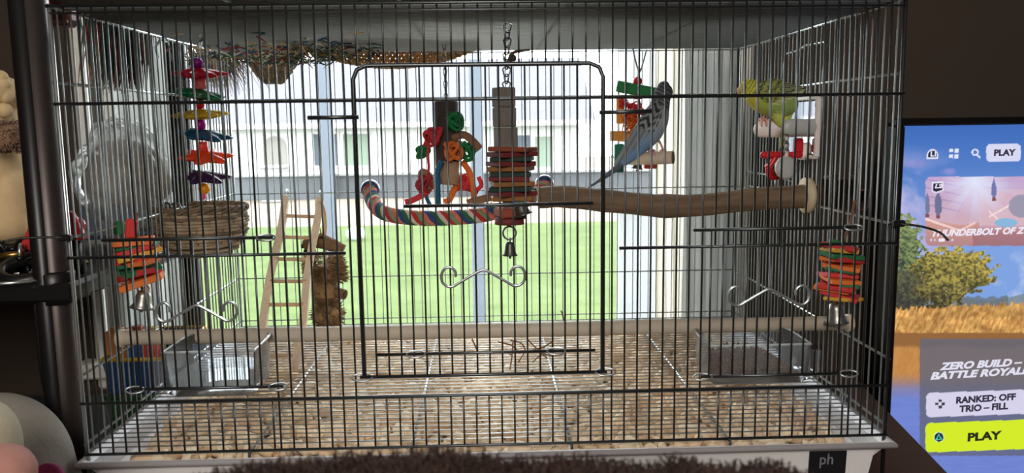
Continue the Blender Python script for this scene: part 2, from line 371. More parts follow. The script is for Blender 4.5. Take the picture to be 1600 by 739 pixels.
for z in (H, Z2, Z4, 0): wire('rail', (-HW-.002, -.002, z), (HW+.002, -.002, z), rr)
wire('rail', (-HW-.002, -.002, Z3), (at(541, 396, 0).x, -.002, Z3), rr); wire('rail', (at(967, 387, 0).x, -.002, Z3), (HW+.002, -.002, Z3), rr)
wire('rail', (-HW, -.001, H-.006), (HW, -.001, H-.006), .0009)
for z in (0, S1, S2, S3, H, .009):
    wire('rail', (-HW, D+.001, z), (HW, D+.001, z), .0009, M=m_wire_lit)
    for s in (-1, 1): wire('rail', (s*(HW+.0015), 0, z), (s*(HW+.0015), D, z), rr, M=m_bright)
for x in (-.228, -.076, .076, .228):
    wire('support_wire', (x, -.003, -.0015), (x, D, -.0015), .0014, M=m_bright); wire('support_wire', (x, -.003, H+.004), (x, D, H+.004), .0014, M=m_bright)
    MB().tube(bez([(x, -.001, -.002), (x, -.005, -.001), (x, -.005, -.006), (x, -.002, -.007)], 5), .0014, 6).build('hook_end', m_wire, cage)
for s in (-1, 1):
    for y in (0, D): wire('corner_post', (s*HW, y, -.05 if y == 0 else 0), (s*HW, y, H+.002), .0019, M=m_bright if s < 0 else m_wire)  # light on the left posts put in as a brighter metal
def loop(p, q, r=.0045, t=.0009):                          # small wire eye lying round a rail end
    return MB().tube([Vector(p)+Vector((r*1.9*math.cos(a), r*.7*math.sin(a)*.9, r*.55*math.sin(a))) for a in np.linspace(0, 2*PI, 15)[:-1]], t, 6, closed=True)
# centre door
door = empty('door', (dx0, -.004, dzb)); door.parent = cage; door.location = Vector((dx0, -.004, dzb))-cage.location; dy = -.004
rc = .012
fp = [(dx0, dy, dzb), (dx0, dy, dzt-rc), (dx0+rc*.3, dy, dzt-rc*.3), (dx0+rc, dy, dzt), (dx1-rc, dy, dzt), (dx1-rc*.3, dy, dzt-rc*.3), (dx1, dy, dzt-rc), (dx1, dy, dzb)]
MB().tube(fp, .0021, 8).build('door_frame', m_wire, door)
wire('door_rail', (dx0-.004, dy, dzb), (dx1+.004, dy, dzb), .0017, door)
nd = int(round((dx1-dx0)/pitch))
for i in range(1, nd): x = dx0+i*(dx1-dx0)/nd; wire('bar', (x, dy, dzb), (x, dy, dzt), parent=door)
za, zb2 = at(757, 319, 0).z, at(757, 547, 0).z
wire('slide_rail', (at(632, 323, 0).x, dy-.004, za), (at(925, 318, 0).x, dy-.004, za), .0016, door)
wire('slide_rail', (at(590, 553, 0).x, dy-.004, zb2), (at(928, 548, 0).x, dy-.004, zb2), .0015, door)
for px, z in ((651, zb2), (868, zb2)): loop((at(px, 550, 0).x, dy-.005, z), 0).build('eye', m_bright, door)
for px in (567, 945): loop((at(px, 585, 0).x, dy-.001, dzb), 0, .005).build('eye', m_bright, door)
wire('latch_bar', (at(483, 184, 0).x, -.006, at(483, 184, 0).z), (at(562, 183, 0).x, -.006, at(562, 183, 0).z), .0019, door)
wire('latch_bar', (at(935, 176, 0).x, -.006, at(935, 176, 0).z), (at(1016, 174, 0).x, -.006, at(1016, 174, 0).z), .0019, door)
def scroll(pxc, pyc, half, parent, Y=-.009):
    h = half/64
    S = [(-43, -2), (-44, -11), (-51, -17), (-60, -15), (-65, -6), (-64, 5), (-57, 12), (-48, 13), (-37, 7), (-9, -9), (0, -12)]
    pts = [(pxc+x*h, pyc+y*h) for x, y in S]+[(pxc-x*h, pyc+y*h) for x, y in S[::-1][1:]]
    Q = [at(x, y+(-.014*(x-pxc)), Y) for x, y in pts]
    MB().tube(bez(Q, 7), .0009, 6, flat=1.6).build('scroll_handle', m_bright, parent)
scroll(755, 434, 64, door, -.009)
for nm, x0, x1, cx in (('l', fl0, fl1, 307), ('r', fr0, fr1, 1202)):
    fd = empty('feeder_door', (0, 0, 0)); fd.parent = cage; fd.location = Vector((x0, -.005, fzb))-cage.location; yd = -.0045
    n = int(round((x1-x0)/pitch))
    ex = .012 if nm == 'l' else .007
    wire('door_rail', (x0-ex*1.6, yd, fzt), (x1+ex, yd, fzt), .0016, fd); wire('door_rail', (x0-ex*.3, yd, fzb), (x1+ex*1.2, yd, fzb), .0016, fd)
    for i in range(n+1):
        x = x0+(i+.5)*(x1-x0)/(n+1); wire('bar', (x, yd, fzb), (x, yd, fzt), parent=fd)
    for x, z in ((x0, fzb), (x1+ex*.8, fzb), (x1+ex*.5, fzt)): loop((x, yd-.001, z), 0).build('eye', m_bright, fd)
    scroll(cx, 489 if nm == 'l' else 464, 62, fd, -.010)
# small side doors of bent wire
Xr = HW+.003
P = [on_x(x, y, Xr) for x, y in ((1222, 128), (1224, 108), (1228, 84), (1250, 78), (1258, 71), (1288, 66), (1292, 70), (1288, 100), (1284, 133))]
MB().tube(P, .0013, 6).build('side_door', m_bright, cage)
P = [on_x(x, y, Xr) for x, y in ((1205, 297), (1168, 290), (1166, 268), (1205, 274), (1236, 283))]
MB().tube(P, .0013, 6).build('side_hook', m_bright, cage)
Xl = -HW-.003
P = [on_x(x, y, Xl) for x, y in ((247, 90), (243, 74), (250, 62), (262, 66), (268, 96))]
MB().tube(P, .0013, 6).build('side_door', m_bright, cage)
# tray: rim, sloping walls, floor, label
m_tray = mat('white tray plastic', (222, 219, 220), .45, var=.03, scale=30); m_rim = mat('grey tray rim plastic', (172, 168, 170), .4, var=.03)
tw, ty0, ty1, tz = HW+.004, -.014, D+.006, at(760, 707.5, -.014).z
def rect(xh, y0, y1, z): return [(-xh, y0, z), (xh, y0, z), (xh, y1, z), (-xh, y1, z)]
R_ = [rect(tw, ty0, ty1, tz), rect(tw-.0025, ty0+.0025, ty1-.0025, tz), rect(tw-.026, ty0+.014, ty1-.02, tz-.028), rect(tw-.026, ty0+.014, ty1-.02, TOPZ+.003)]
R_ = R_[:3]+[rect(tw-.024, ty0+.010, ty1-.016, TOPZ+.001), rect(tw-.016, ty0+.006, ty1-.004, tz-.006), rect(tw, ty0, ty1, tz-.0055)]
tr = MB(); V = [p for r in R_ for p in r]; F = [(8, 9, 10, 11), (15, 14, 13, 12)]
for i in range(5):
    if i == 2: continue
    for k in range(4): F.append((i*4+k, i*4+(k+1) % 4, i*4+4+(k+1) % 4, i*4+4+k))
for k in range(4): F.append((20+k, 20+(k+1) % 4, (k+1) % 4, k))
tr._add(V, F); tray = tr.build('tray', m_tray, cage, smooth=False)
MB().tube(rect(tw, ty0, ty1, tz-.003), .0032, 8, closed=True).build('tray_rim', m_rim, tray)
L0, L1 = at(1264, 718, ty0+.006), at(1322, 716, ty0+.006); lz = tz-.009
MB().prism([(L0.x, ty0+.0058, lz), (L1.x, ty0+.0058, lz), (L1.x, ty0+.0090, TOPZ+.006), (L0.x, ty0+.0090, TOPZ+.006)], (0, -.0012, 0)).build('label', mat('black printed label', (24, 24, 28), .4, var=.05), tray, smooth=False)
def text(body, name, M, parent, box, plane, shear=0., fat=0., depth=.0004, spacing=1.):
    """flat lettering: box = (u0, v0, u1, v1) metres in the plane (origin, U, V, N)"""
    c = bpy.data.curves.new('t', 'FONT'); c.body = body; c.shear = shear; c.offset = fat; c.extrude = 0; c.space_character = spacing; c.resolution_u = 3
    o = bpy.data.objects.new('t', c); COL.objects.link(o); dg = bpy.context.evaluated_depsgraph_get(); dg.update()
    me = bpy.data.meshes.new_from_object(o.evaluated_get(dg)); bpy.data.objects.remove(o); bpy.data.curves.remove(c)
    n = len(me.vertices); co = np.empty(n*3); me.vertices.foreach_get('co', co); co = co.reshape(-1, 3); lo, hi = co.min(0), co.max(0)
    O, U, V, Nn = plane; u = box[0]+(co[:, 0]-lo[0])/(hi[0]-lo[0])*(box[2]-box[0]); v = box[1]+(co[:, 1]-lo[1])/(hi[1]-lo[1])*(box[3]-box[1])
    P = np.outer(u, U)+np.outer(v, V)+np.array(O)+np.array(Nn)*depth; me.vertices.foreach_set('co', P.ravel()); me.materials.clear(); me.update()
    return link(name, me, M, parent)
lt = Vector((0, .008, (TOPZ+.004)-lz)).normalized()
text('ph', 'lettering', mat('grey label print', (120, 120, 128), .5), tray, (L0.x+.010, -.017, L0.x+.023, -.002), (Vector((0, ty0+.0041, lz)), Vector((1, 0, 0)), Vector((0, -.09, 1)), Vector((0, -1, -.09))), fat=.01)

# ------------------------------------------------------------------ litter
m_chip = mat('tan wood chip', (214, 182, 142), .85, var=.28, scale=9, bump=.2); CHZ = tz-.0245
M2 = m_chip; N, Lk = M2.node_tree.nodes, M2.node_tree.links                # each chip its own shade
oi = N.new('ShaderNodeObjectInfo'); geo = N.new('ShaderNodeNewGeometry'); ad = N.new('ShaderNodeMath'); ad.operation = 'ADD'
Lk.new(oi.outputs['Random'], ad.inputs[0]); Lk.new(geo.outputs['Random Per Island'], ad.inputs[1]); fra = N.new('ShaderNodeMath'); fra.operation = 'FRACT'; Lk.new(ad.outputs[0], fra.inputs[0])
rp = N.new('ShaderNodeValToRGB'); Lk.new(fra.outputs[0], rp.inputs[0])
for p_, c_ in ((0., (206, 170, 134)), (.35, (238, 212, 178)), (.7, (246, 228, 200)), (1., (226, 194, 158))):
    e = rp.color_ramp.elements[0] if p_ == 0 else rp.color_ramp.elements[-1] if p_ == 1 else rp.color_ramp.elements.new(p_)
    e.position = p_; e.color = (*lin(c_), 1)
vm = [n for n in N if n.type == 'VECT_MATH'][0]; Lk.new(rp.outputs[0], vm.inputs[0])
def chip_shape(k):
    r = random.Random(k); b = MB(); L = r.uniform(.0065, .0115); w_ = r.uniform(.0042, .0068); bend = r.uniform(-.003, .003)
    path = [(-L, 0, r.uniform(-.001, .001)), (-L*.45, bend, .001), (L*.4, bend, .0012), (L, r.uniform(-.002, .002), r.uniform(-.001, .001))]
    b.tube(path, [w_*.7, w_*r.uniform(.9, 1.1), w_, w_*.65], 5, flat=r.uniform(.55, .85)); return b
shapes = [chip_shape(k) for k in range(8)]
cm = []
for s in shapes:
    me = s.mesh('wood_chip'); me.materials.append(m_chip); cm.append(me)
xm = tw-.036; y0c, y1c = ty0+.0235, D-.022
nch = 0
for row in range(5):
    for i in range(60):
        x = -xm+(i+.5+random.uniform(-.35, .35)+.25*(row % 2))*2*xm/60.3; y = y0c+.001+row*.0105+random.uniform(-.003, .003)
        o = bpy.data.objects.new('wood_chip', random.choice(cm)); COL.objects.link(o); o.location = (x, y, CHZ+.0045+random.uniform(0, .008)+(.004 if row < 2 else .002))
        o.rotation_euler = (random.uniform(-.6, .6), random.uniform(-.5, .5), random.uniform(0, PI)); s_ = random.uniform(.85, 1.2); o.scale = (s_, s_, s_)
        tag(o, 'tan wood chip in the loose litter along the front of tray', 'wood chip', 'wood chips along the front of the tray')
bv, bf, off = [], [], 0
for k in range(4300):
    s = shapes[k % 8]; x, y = random.uniform(-xm, xm), random.uniform(y0c+.048, y1c)
    Rm = np.array(rot(random.uniform(-.6, .6), random.uniform(-.5, .5), random.uniform(0, PI)))*random.uniform(.85, 1.2)
    v = np.array(s.v)@Rm.T+np.array((x, y, CHZ+.003+random.uniform(0, .014))); bv.append(v); bf += [tuple(i+off for i in f) for f in s.f]; off += len(v)
me = bpy.data.meshes.new('litter'); me.from_pydata(np.vstack(bv).tolist(), [], bf); me.polygons.foreach_set('use_smooth', [True]*len(me.polygons))
tag(link('wood_litter', me, m_chip), 'deep bed of tan wood chip litter under the cage grate', 'litter', kind='stuff')
#@@PART3
# ------------------------------------------------------------------ perches
m_dowel = mat('cream dowel plastic', (196, 184, 166), .55, var=.05, scale=20)
yd = .078; A, B = at(150, 520, yd), at(1352, 512, yd)
dz = (at(400, 518, yd).z+at(1000, 517, yd).z)/2
d_ = empty('dowel_perch', (0, yd, dz), 'long straight cream dowel perch spanning the cage low down', 'perch')
MB().tube([(-HW+.003, yd, dz), (HW-.003, yd, dz)], .0077, 14).build('rod', m_dowel, d_)
for s in (-1, 1): MB().cyl((s*(HW-.006), yd, dz), (s*(HW-.001), yd, dz), .0095, n=14).build('end_cap', m_dowel, d_)
m_bark = mat('brown peeled branch wood', (106, 86, 66), .8, var=.35, scale=30, stretch=(.5, 6, 6), bump=.5)
br = empty('branch_perch', at(1275, 305, .19), 'thick natural brown wood branch perch bolted to the right side of cage', 'perch')
pp = [(841, 309, .20), (880, 307, .20), (940, 313, .198), (1000, 319, .196), (1040, 322, .195), (1100, 320, .194), (1180, 311, .192), (1276, 306, .19)]
pp2 = bez([at(*q) for q in pp], 6); rad = [.0125, .0132, .0135, .0128, .0142, .0128, .0133, .0140]
rd = [np.interp(i, np.arange(8)*6, rad)*(1+.02*math.sin(i*1.1)) for i in range(len(pp2))]
MB().tube(pp2, rd, 14).build('branch', m_bark, br)
e = at(841, 309, .20); dirn = (pp2[1]-pp2[0]).normalized(); MB().cyl(e-dirn*.0008, e+dirn*.001, .0118, n=14).build('cut_end', mat('pale cut wood', (196, 160, 120), .8, scale=200), br)
q = at(1277, 305, .19)
MB().cyl((HW-.012, .19, q.z), (HW-.005, .19, q.z), .0205, n=20).build('washer', mat('pale wooden washer', (196, 180, 150), .7), br)
MB().rbox((HW+.022, .17, q.z+.004), (.032, .035, .040), .004).build('mounting_block', mat('dark reddish wood block', (84, 58, 46), .7, var=.3), br)
wn = at(1343, 315, .17); MB().rbox((HW+.046, .17, q.z-.004), (.018, .006, .024), .002).build('wing_nut', mat('dull maroon nut', (96, 50, 46), .5), br)
# rope perch
ropec = [(176, 44, 44), (196, 190, 178), (42, 98, 72), (40, 70, 124), (206, 112, 92), (120, 140, 110)]
rp_ = empty('rope_perch', at(578, 293, D-.012), 'curved perch of twisted multicoloured cotton rope, caps on the back bars', 'perch')
ctr = bez([at(*q) for q in ((578, 296, D-.012), (581, 310, .46), (590, 326, .43), (612, 336, .405), (660, 341, .39), (710, 340, .39), (760, 335, .395), (805, 322, .42), (835, 304, .45), (851, 288, D-.012))], 12)
frs = frames(ctr); L = [0.]
for i in range(1, len(ctr)): L.append(L[-1]+(ctr[i]-ctr[i-1]).length)
for k in range(6):
    path = [];
    for i, (p, t, u, v) in enumerate(frs):
        a = L[i]*150+k*PI/3; path.append(p+u*(.0062*math.cos(a))+v*(.0062*math.sin(a)))
    fine = bez(path, 2); MB().tube(fine, .0048, 7).build('rope_strand', mat('rope %d' % k, ropec[k], .95, scale=300, bump=.6), rp_)
m_cap = mat('slate blue plastic cap', (44, 58, 92), .35)
for p, nx in ((ctr[0], (0, 1, 0)), (ctr[-1], (0, 1, 0))):
    MB().lathe(p+Vector((0, -.002, 0)), [(.0, -.004), (.0095, -.004), (.0130, -.001), (.0145, .006), (.0145, .010), (0, .010)], 20, nx).build('end_cap', m_cap, rp_)

# ------------------------------------------------------------------ star toy, nest, ladder
def bell(parent, c, r, h, M, tilt=(0, 0, 1), name='bell'):
    z = Vector(tilt).normalized(); c = Vector(c)
    o = MB().lathe(c, [(.0, h), (r*.30, h*.99), (r*.52, h*.90), (r*.62, h*.7), (r*.68, h*.4), (r*.82, h*.14), (r, .0), (r*.93, .0), (r*.74, h*.16), (r*.58, h*.6), (0, h*.85)], 20, z).build(name, M, parent)
    MB().tube([c+z*(h*.8), c-z*(h*.12)], r*.06, 6).build('clapper_wire', M, o); MB().ball(c-z*(h*.16), r*.16, 10, 6).build('clapper', M, o); return o
def ring(c, r, t, axis=(0, 1, 0), n=20):
    z = Vector(axis).normalized(); x = z.orthogonal().normalized(); y = z.cross(x)
    return MB().tube([Vector(c)+x*(r*math.cos(a))+y*(r*math.sin(a)) for a in np.linspace(0, 2*PI, n+1)[:-1]], t, 6, closed=True)
def chain(parent, a, b, n, w_=.0042, t=.0009, M=None):
    a, b = Vector(a), Vector(b); step = (b-a)/n; cache = []
    for k in range(n):
        c = a+step*(k+.5); hl = step.length*.68; ax = Vector((1, 0, 0)) if k % 2 == 0 else Vector((0, 1, 0))
        if k % 2 == 0: ax = Vector((.94, .3, 0))
        else: ax = Vector((-.5, .86, 0))
        zz = step.normalized(); pts = [c+ax*(w_*math.cos(q)*(1 if math.sin(q) < 0 else .72))+zz*(hl*math.sin(q)) for q in np.linspace(0, 2*PI, 15)[:-1]]
        MB().tube(pts, t, 6, closed=True).build('chain_link', M or m_steel, parent)
m_steel = mat('dull steel chain', (130, 130, 128), .35, .9)
m_bell = mat('dark pewter bell metal', (92, 92, 88), .4, .75)
def pl(name, c, tr=.45): return mat(name, c, .25, var=.06, scale=60, trans=tr)
STY = .32
star = empty('star_toy', at(311, 62, STY), 'tall hanging bird toy of six stacked coloured plastic star discs and beads', 'bird toy')
MB().tube([at(311, 62, STY), at(318, 312, STY)], .0007, 5).build('cord', mat('white cord', (215, 210, 200), .9), star)
sc_ = FPX/(STY-CAM.y)
for px, py, c, tx, tilt, nm in ((312, 115, (196, 34, 62), .0, .16, 'red'), (309, 147, (22, 128, 78), -.10, .20, 'green'), (313, 179, (214, 182, 56), .04, .10, 'yellow'), (319, 211, (16, 84, 122), -.13, .18, 'blue'), (322, 245, (232, 84, 36), .03, .26, 'orange'), (318, 276, (62, 34, 78), -.03, .22, 'purple')):
    c0 = at(px, py, STY); R = rot(tilt, -tx, random.uniform(0, 1)); ns = 6; n2 = 48; vs = []; fs = []
    for sgn in (1, -1):
        for ir, rr_ in enumerate((0, .25, .5, .75, 1.)):
            for k in range(n2):
                a = 2*PI*k/n2; lob = .5+.5*math.cos(ns*a); rad_ = (.0200+.0155*lob**1.6)*rr_
                ribz = .0010*math.cos(24*a)*(rr_ if rr_ < 1 else 0)
                vs.append(c0+R@Vector((rad_*math.cos(a), rad_*math.sin(a), sgn*(.0062*(1-rr_)**.8+.0011+ribz*.7))))
    o5 = 5*n2
    for h in (0, o5):
        for i in range(4):
            for k in range(n2):
                l = (k+1) % n2; q = (h+i*n2+k, h+i*n2+l, h+(i+1)*n2+l, h+(i+1)*n2+k); fs.append(q if h else q[::-1])
    for k in range(n2): l = (k+1) % n2; fs.append((4*n2+k, o5+4*n2+k, o5+4*n2+l, 4*n2+l))
    MB()._add(vs, fs).build('star_disc', pl(nm+' star plastic', c), star, label=nm+' star disc')
for px, py, c, r, nm in ((309, 99, (150, 28, 140), 8.5, 'magenta'), (312, 163, (226, 36, 48), 7.5, 'red'), (313, 195, (186, 30, 150), 8.5, 'violet'), (319, 295, (238, 176, 40), 9, 'amber'), (317, 307, (236, 90, 150), 5, 'pink')):
    MB().ball(at(px, py, STY), r/sc_).build('bead', pl(nm+' bead', c), star, label='round %s bead' % nm)
for px, py, c in ((313, 131, (238, 130, 130)), (316, 229, (238, 92, 84))):
    p = at(px, py, STY); MB().lathe(p, [(.006, -.0065), (.0072, -.006), (.0072, .006), (.006, .0065)], 16).build('barrel_bead', pl('coral bead %d' % py, c), star)
MB().tube([at(306, 66, STY), at(310, 58, STY), at(315, 62, STY), at(312, 92, STY)], .001, 6).build('hook', m_bright, star)

# wicker nest
NY = .262; nc = at(316, 356, NY); nest = empty('nest_basket', (nc.x, nc.y, nc.z-.031), 'round brown wicker nest basket hooked inside the left of cage', 'nest')
m_wick = mat('weathered wicker cane', (150, 132, 108), .85, var=.35, scale=70, bump=.5); m_wick2 = mat('dark wicker cane', (104, 86, 68), .85, var=.3, scale=70, bump=.5)
prof = [(.018, -.031), (.031, -.0285), (.040, -.023), (.046, -.0165), (.0495, -.009), (.0515, -.0015), (.0525, .006), (.0525, .0135), (.052, .0205)]
ribs = 22
for i, (r, z) in enumerate(prof):
    for off in (0, 1):
        pts = []; n = ribs*5
        for k in range(n):
            a = 2*PI*k/n; wv = math.cos(ribs*a/2+PI*((i+off) % 2))*.0016
            pts.append(nc+Vector(((r+wv)*math.cos(a), (r+wv)*math.sin(a), z+(.0017 if off else -.0017))))
        MB().tube(pts, .0023, 6, closed=True).build('wicker_row', m_wick if (i*2+off) % 5 else m_wick2, nest)
for k in range(ribs):
    a = 2*PI*k/ribs+.07; MB().tube([nc+Vector((r*math.cos(a), r*math.sin(a), z)) for r, z in prof], .0012, 5).build('stake', m_wick2, nest)
MB().lathe(nc, [(0, -.0325), (.02, -.032), (.028, -.030), (.0, -.0305)], 20).build('base', m_wick2, nest)
for k in range(3):
    n = 140; pts = [nc+Vector(((.0528+.002*math.cos(9*a+k*2.1))*math.cos(a), (.0528+.002*math.cos(9*a+k*2.1))*math.sin(a), .0245+.0026*math.sin(9*a+k*2.1))) for a in np.linspace(0, 2*PI, n+1)[:-1]]
    MB().tube(pts, .0021, 6, closed=True).build('rim_braid', m_wick2, nest)
for dx in (0, 14):
    P = [at(252+dx, 330, NY-.01), at(254+dx, 320, NY-.02), at(262+dx, 317, NY-.03), at(268+dx, 323, NY-.035), at(270+dx, 332, NY-.03)]
    MB().tube(bez(P, 5), .0012, 6).build('hook', m_steel, nest)

# ladder
lad = empty('ladder', on_z(462, 577, .003), 'pale wooden ladder leaning on the back bars of cage', 'ladder')
m_pine = mat('pale ladder wood', (226, 204, 176), .7, var=.12, scale=30, stretch=(8, 8, 1)); m_rung = mat('tan ladder rung', (196, 166, 132), .7)
foot = on_z(461, 577, .004); topR = at(499, 314, D-.02); topL = at(446, 312, D-.02)
footL = Vector((foot.x-(topR.x-topL.x)*1.02, foot.y, foot.z))
def lad_pt(t, s): a, b_ = (topL, footL) if s == 0 else (topR, foot); return a.lerp(b_, t)
for s in (0, 1):
    a, b_ = (topL, footL) if s == 0 else (topR, foot); d = (b_-a); nrm = Vector((0, d.z, -d.y)).normalized(); xx = Vector((1, 0, 0)); off = .001*(1 if s else -1)
    P = []
    for k in range(13):
        t = k/12; P.append(a+d*t+xx*(.0016*math.sin(t*9+s)))
    b2 = MB(); ring_ = []
    for k, p in enumerate(P):
        tw_ = .25*math.sin(k*.8+s*2); u = (xx*math.cos(tw_)+nrm*math.sin(tw_)); v = (nrm*math.cos(tw_)-xx*math.sin(tw_)); hw_, hh_ = .0052, .0026
        b2.v += [tuple(p+u*hw_+v*hh_), tuple(p-u*hw_+v*hh_), tuple(p-u*hw_-v*hh_), tuple(p+u*hw_-v*hh_)]
        if k: o = (k-1)*4; b2.f += [(o+i, o+(i+1) % 4, o+4+(i+1) % 4, o+4+i) for i in range(4)]
    b2.f += [(3, 2, 1, 0), (48, 49, 50, 51)]
    b2.build('side_rail', m_pine, lad, smooth=False)
    MB().tube(bez([a+Vector((0, .002, -.004)), a+Vector((0, .003, .010)), a+Vector((0, .012, .014)), a+Vector((0, .021, .010)), a+Vector((0, .021, .003))], 5), .0011, 6).build('hook', m_bright, lad)
    MB().ball(a+Vector((0, .0, .002)), (.0048, .0028, .005)).build('rail_end', m_pine, lad)
for py in (338, 371, 405, 439, 476, 516):
    t0 = 0.; best = min(np.linspace(0, 1, 400), key=lambda t: abs(proj(lad_pt(t, 1).lerp(lad_pt(t, 0), .5))[1]-py))
    MB().cyl(lad_pt(best, 0), lad_pt(best, 1), .0027, n=8).build('rung', m_rung, lad)
best = .93; MB().cyl(lad_pt(best, 0), lad_pt(best, 1), .0027, n=8).build('rung', m_rung, lad)

# shreddable brown toy behind the ladder
SY = .455; sc_ = FPX/(SY-CAM.y)
shr = empty('shredding_toy', at(508, 345, SY), 'brown hanging shredding toy of bark pieces and husk behind the ladder', 'bird toy')
m_brk = mat('dark bark', (112, 84, 60), .9, var=.4, scale=60, bump=.6); m_husk = mat('tan shredded husk', (138, 110, 76), .95, var=.3, scale=120); m_lthr = mat('tan leather loop', (196, 160, 112), .7)
MB().tube(bez([at(502, 366, SY), at(497, 340, SY+.004), at(499, 316, SY+.01), at(506, 326, SY), at(509, 350, SY), at(508, 368, SY)], 6), .0021, 6, flat=.5).build('leather_loop', m_lthr, shr)
MB().tube([at(508, 330, SY), at(512, 500, SY)], .001, 5).build('cord', m_lthr, shr)
b = MB().tube(bez([at(478, 382, SY+.01), at(500, 378, SY), at(520, 383, SY-.004), at(536, 391, SY-.006)], 4), [.009]*4+[.010]*5+[.009]*4, 9); b.build('bark_roll', m_brk, shr)
MB().rbox(at(508, 372, SY), (.022, .016, .008), .002, rot(0, .5, .2)).build('bark_chip', m_husk, shr)
for px, py in ((480, 384), (484, 392)): MB().rbox(at(px, py, SY+.012), (.016, .014, .006), .001).build('dark_block', mat('nearly black block', (44, 40, 40), .8), shr)
def fuzz(c, r, n, L, seed, up=.3, flat=1.):
    R = random.Random(seed); b = MB()
    for _ in range(n):
        a = R.uniform(0, 2*PI); z = R.uniform(-1, 1); d = Vector((math.cos(a), math.sin(a), z*up)).normalized(); p = Vector(c)+Vector((d.x*r, d.y*r, z*r*flat))
        q = p+d*R.uniform(.4, 1)*L+Vector((R.uniform(-1, 1), R.uniform(-1, 1), R.uniform(-1, 1)))*L*.35; b.tube([p-d*r*.3, (p+q)/2, q], [.0009, .0009, .0004], 3, cap=False, flat=.5)
    return b
for px, py, r, fl_ in ((505, 412, .024, .5), (512, 428, .022, .5)): fuzz(at(px, py, SY), r, 420, .011, py, .35, fl_).build('husk_ring', m_husk, shr, kind='stuff')
MB().lathe(at(508, 440, SY), [(.0, .024), (.017, .024), (.019, .02), (.019, -.02), (.017, -.024), (0, -.024)], 16).build('husk_core', m_husk, shr)
MB().lathe(at(508, 455, SY), [(.012, .013), (.0175, .014), (.019, .0), (.0175, -.016), (.012, -.015)], 14).build('bark_tube', m_brk, shr)
b = MB().lathe(at(530, 458, SY-.008), [(.0055, -.010), (.0075, -.010), (.0078, .010), (.0055, .010), (.0055, -.010)], 14, (1, -.5, -.2)); b.build('bark_curl', m_brk, shr)
MB().ball(at(513, 492, SY), (.021, .02, .019), 16, 10, .12).build('husk_ball', m_husk, shr)
fuzz(at(513, 492, SY), .019, 500, .009, 77, 1., 1.).build('ball_fibre', m_husk, shr, kind='stuff')
for px, py in ((522, 488), (500, 495)): MB().tube([at(px-6, py+4, SY-.02), at(px, py-2, SY-.022), at(px+7, py+5, SY-.02)], [.004, .006, .004], 7, flat=.5).build('husk_fold', m_husk, shr)

# ------------------------------------------------------------------ centre toys
def knot(c, r, turns, t, seed, M, parent, name='knot'):
    R = random.Random(seed); p = [R.uniform(0, 6) for _ in range(6)]; c = Vector(c); pts = []
    for k in range(int(turns*16)):
        a = 2*PI*k/16; pts.append(c+Vector((r*math.cos(a+p[0])*(.75+.25*math.sin(a*.37+p[1])), r*math.sin(a*.83+p[2])*.8, r*math.cos(a*1.31+p[3])*(.75+.25*math.cos(a*.23+p[4])))))
    return MB().tube(pts, t, 6, flat=.6).build(name, M, parent)
TY = .385; sc_ = FPX/(TY-CAM.y)
pre = empty('knotted_toy', at(696, 72, TY), 'hanging dark roll toy with bright knotted leather strips, left of block stack', 'bird toy')
chain(pre, at(694, 68, TY), at(697, 157, TY), 9, .0030, .0007)
m_roll = mat('dark grey brown card roll', (62, 52, 52), .85, var=.15)
p = at(697, 158, TY); MB().lathe(p, [(0, 0), (.0155, 0), (.0165, -.002), (.0165, -.088), (.015, -.090), (0, -.09)], 18).build('roll', m_roll, pre)
MB().lathe(at(703, 253, TY-.008), [(.011, 0), (.0135, 0), (.0135, -.031), (.011, -.031), (.011, 0)], 16, (.06, .12, 1)).build('cardboard_tube', mat('tan card tube', (158, 128, 104), .8), pre)
ct = dict(red=(206, 52, 62), green=(18, 122, 66), orange=(226, 118, 48), blue=(24, 96, 132), brown=(146, 108, 80), dark_red=(160, 40, 52))
K = lambda n: mat(n.replace('_', ' ')+' leather strip', ct[n], .8, var=.1, trans=.2)
for px, py, r, cn, sd, dy_ in ((676, 214, .0125, 'red', 3, -.02), (710, 190, .012, 'green', 5, -.02), (708, 236, .012, 'orange', 8, -.024), (730, 236, .0125, 'green', 9, -.012), (661, 236, .009, 'green', 12, .0), (664, 287, .011, 'dark_red', 14, -.01), (722, 285, .011, 'red', 17, .004)):
    knot(at(px, py, TY+dy_), r, 5, .0032, sd, K(cn), pre)
def strip(pts, wd, cn, name='strip'):
    MB().tube(bez([at(*q) for q in pts], 6), wd, 7, flat=.45).build(name, K(cn), pre)
strip(((670, 222, TY-.02), (669, 245, TY-.022), (670, 262, TY-.02), (668, 280, TY-.016)), .0042, 'red')
strip(((690, 252, TY-.026), (684, 268, TY-.028), (684, 292, TY-.028), (685, 320, TY-.026)), .0085, 'blue')
strip(((668, 300, TY-.012), (655, 308, TY-.016), (642, 314, TY-.016), (633, 316, TY-.016)), .0042, 'red')
strip(((706, 216, TY-.02), (724, 211, TY-.024), (738, 220, TY-.022), (750, 233, TY-.02)), .0055, 'brown')
strip(((722, 252, TY-.01), (733, 268, TY-.014), (739, 290, TY-.016), (741, 316, TY-.014)), .0045, 'orange')
strip(((716, 285, TY-.006), (708, 300, TY-.01), (702, 312, TY-.012), (694, 316, TY-.012)), .0048, 'orange')
strip(((740, 300, TY), (752, 290, TY), (748, 276, TY)), .0032, 'red'); strip(((664, 300, TY-.006), (668, 312, TY-.01), (672, 320, TY-.01)), .004, 'blue')
strip(((722, 292, TY), (735, 296, TY-.004), (746, 303, TY-.006)), .004, 'dark_red')
strip(((655, 272, TY-.006), (660, 268, TY-.014), (670, 274, TY-.016), (673, 290, TY-.012), (666, 302, TY-.008)), .0045, 'brown')
strip(((730, 318, TY-.02), (748, 313, TY-.02), (768, 308, TY-.02)), .0055, 'brown')

